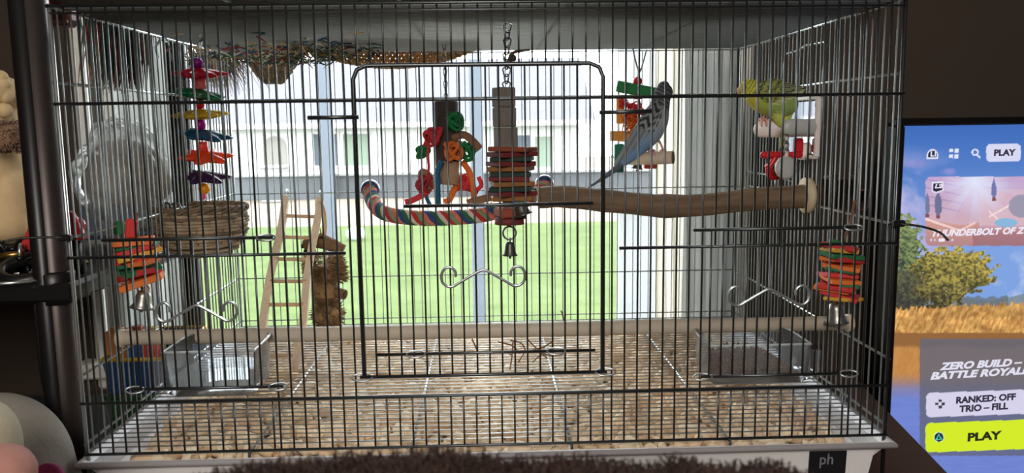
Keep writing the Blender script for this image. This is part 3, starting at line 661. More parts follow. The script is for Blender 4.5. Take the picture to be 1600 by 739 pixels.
BY = .15; sc_ = FPX/(BY-CAM.y); px_ = 1/sc_
stk = empty('block_toy', at(792, 36, BY), 'chain-hung toy of grey wood blocks over stacked coloured slats and bell', 'bird toy')
chain(stk, at(793, 38, BY), at(791, 140, BY), 9, .0052, .0009)
MB().tube([at(786, 44, BY), at(793, 36, BY), at(800, 40, BY)], .0012, 6).build('hook', m_bright, stk)
m_gblk = mat('grey washed wood block', (112, 106, 100), .8, var=.12, scale=40, stretch=(6, 6, 1), bump=.2)
for x, y0, y1, wd, a in ((787, 137, 167, 34, .45), (788, 168, 198, 35, .40), (790, 199, 231, 37, .30)):
    c = at(x, (y0+y1)/2, BY); MB().rbox(c, (wd*px_*.82, wd*px_*.82, (y1-y0)*px_*1.0), .0012, rotz(a)).build('wood_block', m_gblk, stk, smooth=False)
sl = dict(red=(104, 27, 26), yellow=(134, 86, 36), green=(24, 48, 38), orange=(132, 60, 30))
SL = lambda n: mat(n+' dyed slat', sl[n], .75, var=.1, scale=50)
seq = ['orange', 'red', 'green', 'red', 'yellow', 'green', 'red', 'yellow', 'green', 'red', 'yellow']
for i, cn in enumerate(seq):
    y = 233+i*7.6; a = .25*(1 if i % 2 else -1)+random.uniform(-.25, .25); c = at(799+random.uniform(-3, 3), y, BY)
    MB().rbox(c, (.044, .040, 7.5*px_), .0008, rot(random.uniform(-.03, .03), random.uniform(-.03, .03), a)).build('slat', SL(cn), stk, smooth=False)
c = at(793, 317, BY); MB().rbox(c, (.011, .011, 14*px_), .001).build('spacer', mat('dark spacer wood', (96, 70, 54), .8), stk, smooth=False)
MB().rbox(at(797, 332, BY), (.030, .030, 14*px_), .002, rotz(.3)).build('lower_block', mat('rusty red block', (150, 74, 52), .8), stk, smooth=False)
MB().lathe(at(796, 345, BY), [(0, 5*px_), (.016, 5*px_), (.0165, -5*px_), (0, -5*px_)], 18).build('end_disc', mat('maroon disc', (110, 44, 46), .7), stk)
bell(stk, at(818, 337, BY-.012), .0115, .014, m_bell, (-.35, .1, 1), 'small_bell')
ring(at(796, 364, BY), .0072, .0011).build('ring', m_steel, stk)
ring(at(797, 374, BY), .002, .0009, (1, 0, 0), 10).build('eye', m_steel, stk)
bell(stk, at(797, 399, BY), .0088, .0158, m_bell)
MB().tube(bez([at(801, 96, BY-.003), at(797, 88, BY-.006), at(803, 82, BY-.006), at(815, 79, BY-.004), at(828, 78, BY-.002)], 5), [.0018]*15+[.0012]*6, 6).build('twig_tie', mat('brown tie', (108, 84, 66), .8), stk)
knot(at(799, 92, BY-.004), .0042, 3, .0016, 4, mat('dark tie knot', (70, 58, 52), .8), stk, 'tie_knot')

# ------------------------------------------------------------------ right corner toy behind the blue bird
RY = .425; sc_ = FPX/(RY-CAM.y); px_ = 1/sc_
rt = empty('corner_toy', at(1000, 74, RY), 'hanging toy of green slat, red bead, orange blocks and tangled cord behind blue parakeet', 'bird toy')
MB().tube(bez([at(989, 76, RY), at(993, 95, RY), at(999, 112, RY), at(1004, 100, RY), at(1010, 78, RY)], 5), .0012, 6).build('hook', m_steel, rt)
chain(rt, at(998, 106, RY), at(998, 122, RY), 3, .0022, .0006)
MB().ball(at(996, 127, RY), 7.2*px_).build('bead', mat('red painted bead', (206, 46, 52), .4), rt)
g0, g1 = at(963, 134, RY), at(1023, 146, RY); MB().rbox((g0+g1)/2, (abs(g1.x-g0.x), .010, 17*px_), .0012, rot(0, .19, 0)).build('green_slat', mat('green dyed slat bright', (38, 134, 74), .7), rt, smooth=False)
m_or = mat('orange ochre block', (218, 150, 66), .7); m_grn = mat('dark green block', (28, 110, 84), .7)
MB().rbox(at(969, 172, RY), (12*px_, .010, 42*px_), .001).build('ochre_slat', m_or, rt, smooth=False)
MB().rbox(at(970, 213, RY), (31*px_, .016, 16*px_), .001, rot(0, .06, .2)).build('ochre_block', m_or, rt, smooth=False)
MB().rbox(at(967, 247, RY), (14*px_, .012, 44*px_), .001).build('green_block', m_grn, rt, smooth=False)
MB().tube([at(967, 140, RY), at(967, 268, RY)], .0007, 5).build('cord', m_lthr, rt); MB().tube([at(997, 132, RY), at(995, 270, RY)], .0007, 5).build('cord', m_lthr, rt)
MB().rbox(at(997, 152, RY), (.011, .011, .006), .001).build('tan_bead', mat('tan bead', (196, 150, 112), .7), rt, smooth=False)
for k, (px, py, r, c) in enumerate(((989, 172, .012, (214, 48, 52)), (992, 182, .014, (232, 74, 50)), (986, 192, .013, (240, 130, 48)), (994, 196, .011, (244, 170, 64)), (974, 161, .006, (226, 60, 60)))):
    knot(at(px, py, RY-.012), r, 7, .0012, 40+k, mat('cord tangle %d' % k, c, .9, trans=.25), rt, 'cord_tangle')
bell(rt, at(995, 264, RY-.006), .009, .013, m_bell, (.15, .0, 1))
MB().rbox(at(1016, 256, RY-.004), (19*px_, .012, 15*px_), .001).build('red_block', mat('brick red block', (198, 76, 52), .7), rt, smooth=False)
P0, P1 = at(984, 248, RY-.03), at(1051, 246, RY-.055)
dw = empty('side_perch', P1, 'short wooden dowel perch with dark end under the blue parakeet', 'perch')
MB().tube([P0, P1], 10.0/FPX*(RY-.04-CAM.y), 14).build('rod', mat('pale worn dowel', (204, 186, 166), .75, var=.2, scale=50), dw)
dd = (P1-P0).normalized(); MB().cyl(P1-dd*.001, P1+dd*.0012, .0085, n=14).build('end_face', mat('dark end grain', (98, 86, 78), .8), dw)
for q in (P0,): MB().tube([q, Vector((q.x-.01, D-.002, q.z))], .0025, 7).build('bolt', m_steel, dw)

# ------------------------------------------------------------------ slat toys with bells
def slat_toy(name, Y, pxs, label, seed, tops):
    R = random.Random(seed); sc = FPX/(Y-CAM.y); u = 1/sc
    t = empty(name, at(*tops[0], Y), label, 'bird toy')
    MB().tube(bez([at(x, y, Y) for x, y in tops], 5), .0013, 6).build('leather_cord', mat('brown leather cord', (112, 78, 56), .8), t)
    for (px, py, wd, hh, cn, tilt) in pxs:
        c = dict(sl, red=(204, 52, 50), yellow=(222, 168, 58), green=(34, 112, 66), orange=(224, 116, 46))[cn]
        MB().rbox(at(px, py, Y+R.uniform(-.004, .004)), (wd*u, R.uniform(.022, .03), hh*u), .0008, rot(R.uniform(-.14, .14), -tilt+R.uniform(-.06, .06), R.uniform(-.6, .6))).build('slat', mat(cn+' bright slat', c, .7, var=.1), t, smooth=False)
    return t, u
lt_, u = slat_toy('slat_toy', .10, [(209, 377, 58, 7, 'orange', .08), (214, 384, 62, 7, 'green', .16), (212, 391, 64, 9, 'red', .22), (218, 398, 66, 8, 'yellow', .2), (208, 404, 50, 8, 'red', .15), (222, 410, 46, 7, 'orange', .1), (206, 414, 40, 7, 'green', .2), (220, 421, 58, 7, 'green', .22), (218, 429, 62, 9, 'red', .24), (222, 440, 64, 10, 'orange', .24)], 'bird toy of coloured slats with grey bell at the left side of cage', 5, [(214, 332), (213, 350), (213, 376), (216, 410), (222, 452)])
MB().rbox(at(187, 357, .10), (20*u, .006, 22*u), .002, rot(.2, .7, .3)).build('green_slat', mat('green bright slat', (34, 112, 66), .7), lt_, smooth=False)
MB().rbox(at(205, 357, .096), (17*u, .006, 30*u), .002, rot(.1, .16, .2)).build('red_slat', mat('red bright slat', (204, 52, 50), .7), lt_, smooth=False)
MB().rbox(at(229, 453, .10), (9*u, 9*u, 14*u), .002, rot(0, .2, .4)).build('tan_bead', mat('tan bead', (196, 150, 112), .7), lt_, smooth=False)
bell(lt_, at(222, 481, .10), .0122, .019, mat('grey bell metal', (150, 148, 142), .35, .85), (.2, 0, 1))
rt_, u = slat_toy('slat_toy', .065, [(1312, 386, 56, 7, 'red', -.08), (1310, 392, 44, 7, 'yellow', -.1), (1314, 399, 62, 7, 'green', -.12), (1318, 407, 58, 8, 'red', -.14), (1296, 403, 30, 6, 'orange', -.05), (1316, 415, 56, 7, 'orange', -.12), (1312, 421, 46, 6, 'green', -.1), (1308, 430, 52, 7, 'red', -.1), (1313, 437, 52, 7, 'orange', -.14), (1310, 446, 56, 7, 'red', -.1), (1320, 448, 30, 8, 'green', 0), (1300, 451, 54, 6, 'orange', -.1), (1312, 460, 58, 7, 'red', -.16), (1318, 467, 50, 6, 'yellow', -.14)], 'bird toy of coloured slats with grey bell at the right side of cage', 9, [(1336, 312), (1328, 350), (1318, 378), (1312, 420), (1308, 475)])
MB().rbox(at(1303, 380, .065), (14*u, .012, 10*u), .001).build('green_slat', mat('green bright slat', (34, 112, 66), .7), rt_, smooth=False)
bell(rt_, at(1307, 504, .065), .0125, .021, mat('grey bell metal', (150, 148, 142), .35, .85), (-.1, 0, 1))

# ------------------------------------------------------------------ mirror perch toy on the right side
MX = HW-.008
mt = empty('mirror_toy', on_x(1260, 200, MX), 'white framed mirror with red plastic perch bars on the right side of cage', 'mirror toy')
c4 = [on_x(x, y, MX) for x, y in ((1279, 152), (1279, 246))]; zA, zB = c4[0].z, c4[1].z; yA = c4[0].y; yB = on_x(1232, 200, MX).y
MB().box((MX, (yA+yB)/2, (zA+zB)/2), (.003, yB-yA-.008, zA-zB-.008)).build('glass', mat('mirror silver', (225, 228, 228), .03, 1., var=0), mt, smooth=False)
fm = MB()
for y in (yA, yB): fm.rbox((MX, y, (zA+zB)/2), (.006, .004, zA-zB), .001)
for z in (zA, zB): fm.rbox((MX, (yA+yB)/2, z), (.006, yB-yA, .004), .001)
m_wpl = mat('white toy plastic', (226, 216, 212), .35, var=.03); m_gpl = mat('pale grey toy plastic', (176, 178, 176), .4, var=.03); m_rpl = mat('red toy plastic', (206, 34, 44), .3, var=.05, trans=.2)
fm.build('frame', m_wpl, mt, smooth=False)
def capsule(a, b_, r, name, M, parent, flat=.55):
    a, b_ = Vector(a), Vector(b_); d = (b_-a).normalized(); n = 8; P = []; R_ = []
    for k in range(n+1): q = PI/2*k/n; P.append(a-d*(r*math.cos(q))); R_.append(max(r*math.sin(q), 1e-5))
    for k in range(n+1): q = PI/2*(1-k/n); P.append(b_+d*(r*math.cos(q))); R_.append(max(r*math.sin(q), 1e-5))
    return MB().tube(P, R_, 14, flat=flat).build(name, M, parent)
ya_, yg = .20, .165
capsule(at(1190, 202, ya_), Vector((MX, ya_, at(1190, 202, ya_).z)), .0096, 'pale_perch_bar', m_wpl, mt)
capsule(at(1234, 199, yg), Vector((MX, yg+.006, at(1234, 199, yg).z)), .0094, 'grey_perch_bar', m_gpl, mt)
capsule(at(1193, 242, .185), at(1249, 242, .185), .0040, 'red_bar', m_rpl, mt, 1.)
MB().tube(bez([at(1212, 244, .185), at(1206, 255, .185), at(1200, 264, .185), at(1204, 276, .185), at(1216, 276, .185), at(1222, 272, .185)], 5), .0034, 8).build('red_bracket', m_rpl, mt)
MB().tube(bez([at(1198, 258, .185), at(1204, 266, .187), at(1210, 272, .187)], 4), .0032, 8).build('red_bracket', m_rpl, mt)
MB().rbox(at(1247, 228, .19), (.010, .010, .018), .002).build('red_block', m_rpl, mt, smooth=False)
MB().rbox(at(1262, 236, .20), (.024, .012, .02), .003).build('white_block', m_wpl, mt, smooth=False)
chain(mt, at(1229, 212, .16), at(1229, 244, .16), 3, .0034, .0008)
MB().cyl(at(1228, 238, .16), at(1228, 250, .16), .002, n=8).build('bell_stem', m_wpl, mt)
MB().lathe(at(1228, 262, .16), [(0, -.0045), (.009, -.0045), (.0125, -.003), (.0132, 0), (.0125, .003), (.009, .0045), (0, .0045)], 20, (0.25, -1, .1)).build('bell_disc', m_gpl, mt)
MB().tube([at(1212, 276, .185), at(1211, 296, .185)], .0012, 6).build('spring', m_bright, mt)

# ------------------------------------------------------------------ cups
m_clear = clear('clear cup plastic', (246, 248, 250), .06, .06, 1.4)
def cup(pxl, pxr, pyt, pyb, label, flange):
    A, B = at(pxl, pyb, .004), at(pxr, pyb, .004); zb_ = fzb-.012; h = at((pxl+pxr)/2, pyt, .05).z-zb_; cx = (A.x+B.x)/2; hw_ = (B.x-A.x)/2; dep = .078
    o = empty('feeder_cup', (cx, .005, zb_), label, 'feeder cup', )
    def outline(ins, z):
        P = [(cx-hw_+ins, .006+ins, z), (cx+hw_-ins, .006+ins, z)]; n = 14; yc = .006+dep*.45
        for k in range(n+1):
            a = PI*k/n; e_ = .62; P.append((cx+(hw_-ins)*np.sign(math.cos(a))*abs(math.cos(a))**e_, yc+(dep*.55-ins)*abs(math.sin(a))**e_, z))
        return P
    lay = [outline(.004, zb_+.0), outline(.0, zb_+.004), outline(-.002, zb_+h), outline(.0002, zb_+h), outline(.0022, zb_+.006)]
    n = len(lay[0]); b = MB(); b.v = [tuple(p) for l in lay for p in l]
    b.f = [tuple(range(n))[::-1], tuple((len(lay)-1)*n+k for k in range(n))]
    for i in range(len(lay)-1): b.f += [(i*n+k, i*n+(k+1) % n, (i+1)*n+(k+1) % n, (i+1)*n+k) for k in range(n)]
    autosharp(b.build('cup_body', m_clear, o), 40)
    MB().tube(outline(-.002, zb_+h), .0012, 6, closed=True).build('rim', clear('cup rim plastic', (240, 244, 246), .5, .08, 1.5), o)
    for s in flange: MB().rbox((cx+s*(hw_+.007), .009, zb_+h*.46), (.012, .004, h*.72), .001).build('flange', m_clear, o, smooth=False)
    return o, cx, hw_, dep, zb_, h
cl_, ccx, chw, cdep, czb, ch = cup(262, 400, 530, 628, 'clear plastic feeder cup holding water, hung at the left front', (-1,))
w0 = MB(); P = [(ccx+(chw-.004)*x, .010+(cdep-.012)*y, czb+.0065) for x, y in ((-1, 0), (1, 0), (1, .55), (.8, .85), (.4, 1), (-.4, 1), (-.8, .85), (-1, .55))]
w0.prism(P, (0, 0, .012)); w0.build('water', clear('clear water', (240, 246, 248), .22, .03, 1.33), cl_, smooth=False)
cr_, ccx, chw, cdep, czb, ch = cup(1110, 1262, 520, 608, 'clear plastic feeder cup with brown seed, hung at the right front', (1,))
bv, bf, off = [], [], 0; s = MB().ball((0, 0, 0), (.0016, .0011, .001), 6, 4)
for k in range(2600):
    x, y = random.uniform(-1, 1), random.uniform(0, 1); x2 = ccx+x*(chw-.006); y2 = .012+y*(cdep-.02)
    if y > .5 and abs(x) > .95-.5*(y-.5): continue
    hz = .007+(.017*(1-abs(x+.1)**2*.7)*(.55+.45*y))*random.uniform(.1, 1.)
    v = np.array(s.v)@np.array(rot(random.uniform(0, 3), random.uniform(0, 3), random.uniform(0, 3))).T+np.array((x2, y2, czb+hz)); bv.append(v); bf += [tuple(i+off for i in f) for f in s.f]; off += len(v)
me = bpy.data.meshes.new('seed'); me.from_pydata(np.vstack(bv).tolist(), [], bf)
m_seed = mat('brown bird seed', (98, 64, 38), .7, var=.6, scale=260); tag(link('bird_seed', me, m_seed), 'brown bird seed heaped in the right feeder cup', 'bird seed', kind='stuff')
# dry stems
m_stem = mat('dry brown stem', (150, 108, 70), .8, var=.2)
def stems(label, groups, Y, name='dry_twig'):
    first = at(*groups[0][0], Y); o = empty(name, (first.x, first.y, .002), label, 'twig')
    for g in groups: MB().tube(bez([at(x, y, Y+.01*k) for k, (x, y) in enumerate(g)], 5), .0009, 5).build('stem', m_stem, o)
zf = lambda x, y: on_z(x, y, .004).y
stems('bunch of dry brown stems on the cage floor behind the dowel perch', [[(797, 578), (800, 556), (802, 532)], [(778, 534), (800, 540), (812, 552)], [(798, 532), (814, 536), (820, 548), (810, 566)], [(824, 530), (840, 546), (855, 560)], [(834, 546), (850, 542), (864, 532)], [(832, 566), (848, 552), (864, 546)], [(836, 548), (846, 552), (862, 556)]], .155)
stems('thin dry sprig standing up behind the dowel perch, right of centre', [[(877, 486), (880, 496), (881, 506)], [(872, 506), (880, 504), (894, 505)], [(884, 492), (882, 500), (881, 506)]], .095, 'dry_sprig')
stems('small broken dry stem by the dowel, left of the stem bunch', [[(738, 530), (743, 542), (746, 550)]], .16, 'dry_sprig')
#@@PART4
# ------------------------------------------------------------------ parakeets
def loft(spine, n=20, flatk=1.):
    """spine: (point, radius across in the side view, radius sideways); the sideways direction is kept near Y"""
    P = [Vector(s[0]) for s in spine]; Q = bez(P, 6); m = len(P); ra = np.interp(np.arange(len(Q))/6, range(m), [s[1] for s in spine]); rb = np.interp(np.arange(len(Q))/6, range(m), [s[2] for s in spine])
    b = MB(); N = len(Q)
    for i, p in enumerate(Q):
        t = (Q[min(i+1, N-1)]-Q[max(i-1, 0)]).normalized(); s = Vector((0, 1, 0)); s = (s-t*t.dot(s)).normalized(); u = t.cross(s)
        for k in range(n): a = 2*PI*k/n; b.v.append(tuple(p+u*(ra[i]*math.cos(a))+s*(rb[i]*math.sin(a))))
    for i in range(N-1):
        for k in range(n): l = (k+1) % n; b.f.append((i*n+k, i*n+l, (i+1)*n+l, (i+1)*n+k))
    b.f += [tuple(range(n))[::-1], tuple((N-1)*n+k for k in range(n))]; return b
def parakeet(name, label, pieces, paint, voxel, parts):
    """pieces: (tag, mesh builder) joined into one continuous body, then coloured by region"""
    J = MB(); T = []
    for tg, b in pieces: J._add(b.v, b.f); T += [tg]*len(b.v)
    me = J.mesh('src'); o = bpy.data.objects.new('src', me); COL.objects.link(o)
    md = o.modifiers.new('r', 'REMESH'); md.mode = 'VOXEL'; md.voxel_size = voxel
    sm = o.modifiers.new('s', 'SMOOTH'); sm.factor = .5; sm.iterations = 3
    dg = bpy.context.evaluated_depsgraph_get(); dg.update(); body = bpy.data.meshes.new_from_object(o.evaluated_get(dg)); bpy.data.objects.remove(o); bpy.data.meshes.remove(me)
    kd = kdtree.KDTree(len(J.v))
    for i, v in enumerate(J.v): kd.insert(v, i)
    kd.balance(); cols = np.zeros((len(body.vertices), 3))
    for i, v in enumerate(body.vertices): cols[i] = lin(paint(T[kd.find(v.co)[1]], v.co))
    body.polygons.foreach_set('use_smooth', [True]*len(body.polygons)); setcol(body, cols); body.materials.clear()
    base = pieces[0][1].v[0]; low = min(body.vertices, key=lambda v: v.co.z).co
    root = empty(name, low, label, 'bird'); link('body', body, mat('feathers', (255, 255, 255), .85, var=.07, scale=240, attr=True, bump=.25), root)
    for nm, b, M in parts: b.build(nm, M, root)
    return root
m_beak = mat('horn beak', (196, 170, 120), .4); m_eye = mat('black bird eye', (14, 14, 16), .15, var=0); m_foot = mat('pink grey bird foot', (206, 150, 140), .6)
def foot_mb(hip, ankle, toe_dir, wrap):
    b = MB(); hip, ankle = Vector(hip), Vector(ankle); b.tube([hip, (hip+ankle)/2+Vector((.001, 0, 0)), ankle], [.0022, .0015, .0014], 7)
    for k, s in enumerate((-1, 1)):
        for f in (1, -1):
            L = .0105 if f > 0 else .008; d = Vector(toe_dir)*f*L+Vector((0, 0, 0)); side = Vector((s*.0028, 0, 0))
            b.tube(bez([ankle, ankle+side+d*.5+Vector((0, 0, .0005)), ankle+side+d+Vector((0, 0, -.0035)), ankle+side+d*1.05+Vector((0, 0, -.0075))], 4), [.0013]*9+[.0011]*3+[.0005], 6)
    return b
def mix(a, b, t): t = max(0, min(1, t)); return tuple(x+(y-x)*t for x, y in zip(a, b))
# blue bird, seen from behind, perched on the side dowel
Yb = .385
s = FPX/(Yb-CAM.y); pz = 1/s; A_ = lambda x, y, dy=0: at(x, y, Yb+dy)
body = loft([(A_(1043, 128), .002, .002), (A_(1040, 133), .0092, .0085), (A_(1037, 143), .0118, .0112), (A_(1034, 154), .0118, .0118), (A_(1030, 168), .0142, .015), (A_(1024, 186), .0185, .0185), (A_(1014, 205), .0190, .019), (A_(1002, 222), .0155, .0165), (A_(988, 239), .0105, .0115), (A_(972, 256), .0055, .007)], 24)
wing = loft([(A_(1031, 160, -.008), .004, .004), (A_(1022, 176, -.0125), .0125, .007), (A_(1010, 196, -.0135), .0135, .0065), (A_(994, 216, -.011), .0105, .005), (A_(978, 236, -.007), .0062, .0035), (A_(960, 258, -.003), .0018, .002)], 18)
wing2 = loft([(A_(1031, 160, .012), .004, .004), (A_(1014, 186, .016), .012, .006), (A_(994, 214, .012), .009, .005), (A_(962, 256, .004), .0018, .002)], 14)
tail = loft([(A_(984, 242), .007, .006), (A_(966, 260), .0045, .0045), (A_(944, 277), .0030, .0035), (A_(918, 294, .002), .0012, .0016)], 12)
beak = loft([(A_(1046, 140, .012), .004, .004), (A_(1049, 144, .015), .0028, .003), (A_(1048, 149, .0155), .0006, .0006)], 10)
ax = (A_(972, 256)-A_(1040, 133)).normalized(); o0 = A_(1040, 133)
def paint_blue(t, co):
    d = (co-o0).dot(ax); perp = (co-o0).dot(Vector((ax.z, 0, -ax.x)))      # perp > 0: towards back
    n = fbm(np.array([co.x*900]), np.array([co.z*900]), 2)[0]
    if t == 'tail': return mix((92, 98, 110), (66, 76, 98), n)
    if t in ('wing', 'wing2'):
        e = math.sin(d*560+2.2*math.sin(perp*420)+n*2.4)
        c = (40, 42, 46) if e > .05 and d < .068 else (142, 148, 152) if d < .068 else mix((104, 110, 120), (140, 146, 152), .5+.5*math.sin(perp*900))
        return c
    if d < .030:
        e = math.sin(d*1250+n*1.4); g = (122, 126, 130) if d > .012 else (100, 104, 110); return (62, 65, 70) if e > .0 else g
    c = mix((160, 166, 174), (92, 130, 176), (d-.052)/.035); return mix(c, (176, 182, 190), .3*n)
ft = [('foot', foot_mb(A_(1010, 226, -.004), A_(1018, 235, -.006), (0, -.7, 0), 1), m_foot), ('foot', foot_mb(A_(1028, 218, .006), A_(1036, 235, .004), (0, -.7, 0), 1), m_foot)]
parakeet('blue_parakeet', 'blue and grey barred parakeet with long tail perched on the short dowel', [('body', body), ('wing', wing), ('wing2', wing2), ('tail', tail)], paint_blue, .0010, [('beak', beak, m_beak), ('eye', MB().ball(A_(1046, 138, .0085), .0016, 10, 6), m_eye), ('eye', MB().ball(A_(1034, 138, .0112), .0012, 10, 6), m_eye)]+ft)
# yellow bird, facing left
Yy = .197
B_ = lambda x, y, dy=0: at(x, y, Yy+dy)
body = loft([(B_(1157, 141), .003, .0025), (B_(1161, 140), .0088, .0075), (B_(1170, 140), .0128, .0112), (B_(1180, 147), .0138, .0128), (B_(1192, 156), .0152, .0150), (B_(1208, 161), .0165, .0165), (B_(1224, 163), .0148, .0150), (B_(1238, 164), .0105, .011), (B_(1246, 164), .004, .004)], 24)
wing = loft([(B_(1182, 141, -.010), .004, .004), (B_(1194, 141, -.0135), .0115, .006), (B_(1210, 143, -.0145), .0130, .0055), (B_(1228, 142, -.011), .0088, .0045), (B_(1244, 140, -.007), .0045, .003), (B_(1259, 139, -.004), .0012, .0014)], 18)
cov = loft([(B_(1204, 161, -.0135), .002, .002), (B_(1220, 155, -.0135), .0052, .003), (B_(1240, 147, -.009), .0040, .0025), (B_(1257, 142, -.005), .001, .001)], 12)
wing2 = loft([(B_(1186, 138, .010), .004, .004), (B_(1206, 136, .014), .011, .005), (B_(1232, 137, .010), .006, .004), (B_(1254, 136, .004), .0015, .0015)], 14)
thigh = loft([(B_(1212, 168, -.004), .011, .009), (B_(1216, 182, -.004), .0075, .0065), (B_(1221, 196, -.002), .0042, .004)], 14)
tail = loft([(B_(1232, 164), .0085, .007), (B_(1229, 182, .002), .0062, .005), (B_(1224, 204, .0), .0044, .004), (B_(1221, 232, -.002), .0018, .0022)], 14)
beak = loft([(B_(1159, 138, -.001), .0034, .003), (B_(1154.5, 141, -.001), .0026, .0024), (B_(1153.5, 147, -.001), .0006, .0006)], 10)
def paint_yel(t, co):
    px, py = proj(co); n = fbm(np.array([co.x*900]), np.array([co.z*900]), 2)[0]
    if t == 'tail': return mix((186, 184, 74), (160, 166, 70), n)
    if t == 'cov': return mix((196, 200, 150), (172, 176, 120), n)
    if t == 'thigh': return mix((190, 196, 84), (168, 182, 92), n)
    if t in ('wing', 'wing2'):
        if px > 1222: return (58, 62, 50) if math.sin((py-px*.05)*2.1) > -.3 else (166, 168, 122)
        e = math.sin(px*.55+py*.35+n*6.5); return (70, 76, 52) if e > .42 else mix((166, 170, 90), (128, 136, 80), n)
    if px < 1188 and py < 150 and px > 1168:
        return (116, 120, 56) if math.sin(px*1.1+py*.7) > .55 else (206, 204, 76)
    if px < 1182: return mix((190, 182, 70), (174, 168, 62), n)
    return mix((168, 172, 74), (132, 154, 84), (px-1180)/40+n*.3)
ft = [('foot', foot_mb(B_(1196, 172, .002), B_(1191, 187, .004), (0, -.7, 0), 1), m_foot), ('foot', foot_mb(B_(1210, 176, .008), B_(1206, 188, .008), (0, -.7, 0), 1), m_foot)]
parakeet('yellow_parakeet', 'yellow green parakeet with scalloped wings perched beside the mirror, facing left', [('body', body), ('wing', wing), ('cov', cov), ('wing2', wing2), ('thigh', thigh), ('tail', tail)], paint_yel, .0009,
    [('beak', beak, m_beak), ('eye', MB().ball(B_(1164, 136, -.0098), .0017, 10, 6), m_eye), ('eye', MB().ball(B_(1164, 136, .0098), .0017, 10, 6), m_eye)]+ft)

# ------------------------------------------------------------------ straw mat with raffia fringe on the cage top
ZT = H+.006
sm_ = empty('straw_mat', at(560, 70, .46), 'woven straw mat with coloured raffia fringe lying over the back of cage top', 'straw mat')
m_straw = mat('golden woven straw', (204, 164, 104), .9, var=.3, scale=150, trans=.35)
def weave(fn, nu, nv, t, name):                            # interlaced ribbons along u and v on the surface fn(u, v)
    b = MB()
    for j in range(nv):
        P = []
        for i in range(nu*2+1):
            u, v = i/(nu*2), (j+.5)/nv; e = 1e-3; p = fn(u, v); nn = (fn(u+e, v)-p).cross(fn(u, v+e)-p); nn.normalize(); P.append(p+nn*(t*.5*(1 if (i//2+j) % 2 else -1)))
        b.tube(P, t, 4, flat=.4)
    for i in range(nu):
        P = []
        for j in range(nv*2+1):
            u, v = (i+.5)/nu, j/(nv*2); e = 1e-3; p = fn(u, v); nn = (fn(u+e, v)-p).cross(fn(u, v+e)-p); nn.normalize(); P.append(p-nn*(t*.5*(1 if (i+j//2) % 2 else -1)))
        b.tube(P, t, 4, flat=.4)
    return b.build(name, m_straw if name == 'weave' else mat('pale woven straw', (176, 158, 134), .9, var=.3, scale=150, trans=.45), sm_, kind='stuff')
def f_mat(u, v):                                           # lies over the rear wires, its edge sagging behind the back bars
    x0, x1 = at(478, 80, D+.01).x, at(748, 80, D+.01).x; x = x0+(x1-x0)*u; sag = .030*math.sin(PI*min(max(u, 0), 1))**.8
    y = D-.20+.215*v; z = ZT+.004+.004*math.sin(u*9+v*4)*(1-v)
    if v > .86: k = (v-.86)/.14; y = D+.004+.012*k; z = ZT+.003-(sag+.001)*k
    return Vector((x, y, z))
weave(f_mat, 60, 44, .0021, 'weave')
def f_pouch(u, v):
    a = -PI*.5+u*PI*2; top = at(418, 86, D+.05); r = .030*max(0, 1-v)**.7+.008; return top+Vector((math.cos(a)*r*1.25, .028+math.sin(a)*r*.7, -.052*v+.01))
weave(f_pouch, 26, 14, .0018, 'pouch')
fc = [(196, 168, 120), (60, 110, 92), (52, 86, 122), (164, 62, 58), (120, 132, 96), (216, 206, 190), (70, 70, 74)]
fm_ = [mat('raffia %d' % k, c, .9, var=.2, trans=.3) for k, c in enumerate(fc)]
fr = [MB() for _ in fc]; R = random.Random(5)
for _ in range(560):                                       # over the roof, back edge between the cage's left and middle
    q = at(R.triangular(300, 612, 500), 80, D-.02); p = Vector((q.x, D-.005-abs(R.gauss(0, .11)), ZT-R.uniform(.006, .022))); d = Vector((R.uniform(-.5, .5), R.uniform(-.5, .7), 0)); L = R.uniform(.015, .05)
    e = p+d*L; e.z = p.z-R.uniform(-.004, .008)-(max(0, e.y-D)*.7); mid = (p+e)/2+Vector((0, 0, R.uniform(-.001, .0025)))
    fr[R.choice((0, 0, 1, 1, 2, 2, 3, 4, 4, 5, 6))].tube([p, mid, e], [.0014, .0013, .0006], 3, cap=False, flat=.5)
for _ in range(480):                                       # hanging down behind the back bars
    x = at(R.triangular(282, 390, 320), 90, D+.03).x; p = Vector((x, D+.012+R.uniform(0, .03), ZT+R.uniform(-.004, .01))); L = R.uniform(.02, .065); e = p+Vector((R.uniform(-.01, .03), R.uniform(-.004, .006), -L))
    fr[R.choice((0, 0, 2, 3, 5, 5, 0))].tube([p, (p+e)/2+Vector((R.uniform(-.004, .004), 0, 0)), e], [.001, .0009, .0004], 3, cap=False, flat=.5)
for _ in range(520):                                       # hanging down outside the left bars
    y = R.triangular(.09, .26, .19); p = Vector((-HW-.006-R.uniform(0, .02), y, ZT+R.uniform(-.004, .008))); L = R.uniform(.02, .075); e = p+Vector((-R.uniform(0, .012), R.uniform(-.012, .012), -L))
    fr[R.choice((0, 1, 1, 2, 3, 3, 4, 6, 6))].tube([p, (p+e)/2+Vector((0, R.uniform(-.004, .004), 0)), e], [.0015, .0013, .0005], 3, cap=False, flat=.5)
for b, M in zip(fr, fm_): b.build('fringe', M, sm_, kind='stuff')
MB().box((-.20, D-.04, ZT+.012), (.34, .07, .004)).build('mat_core', m_straw, sm_)
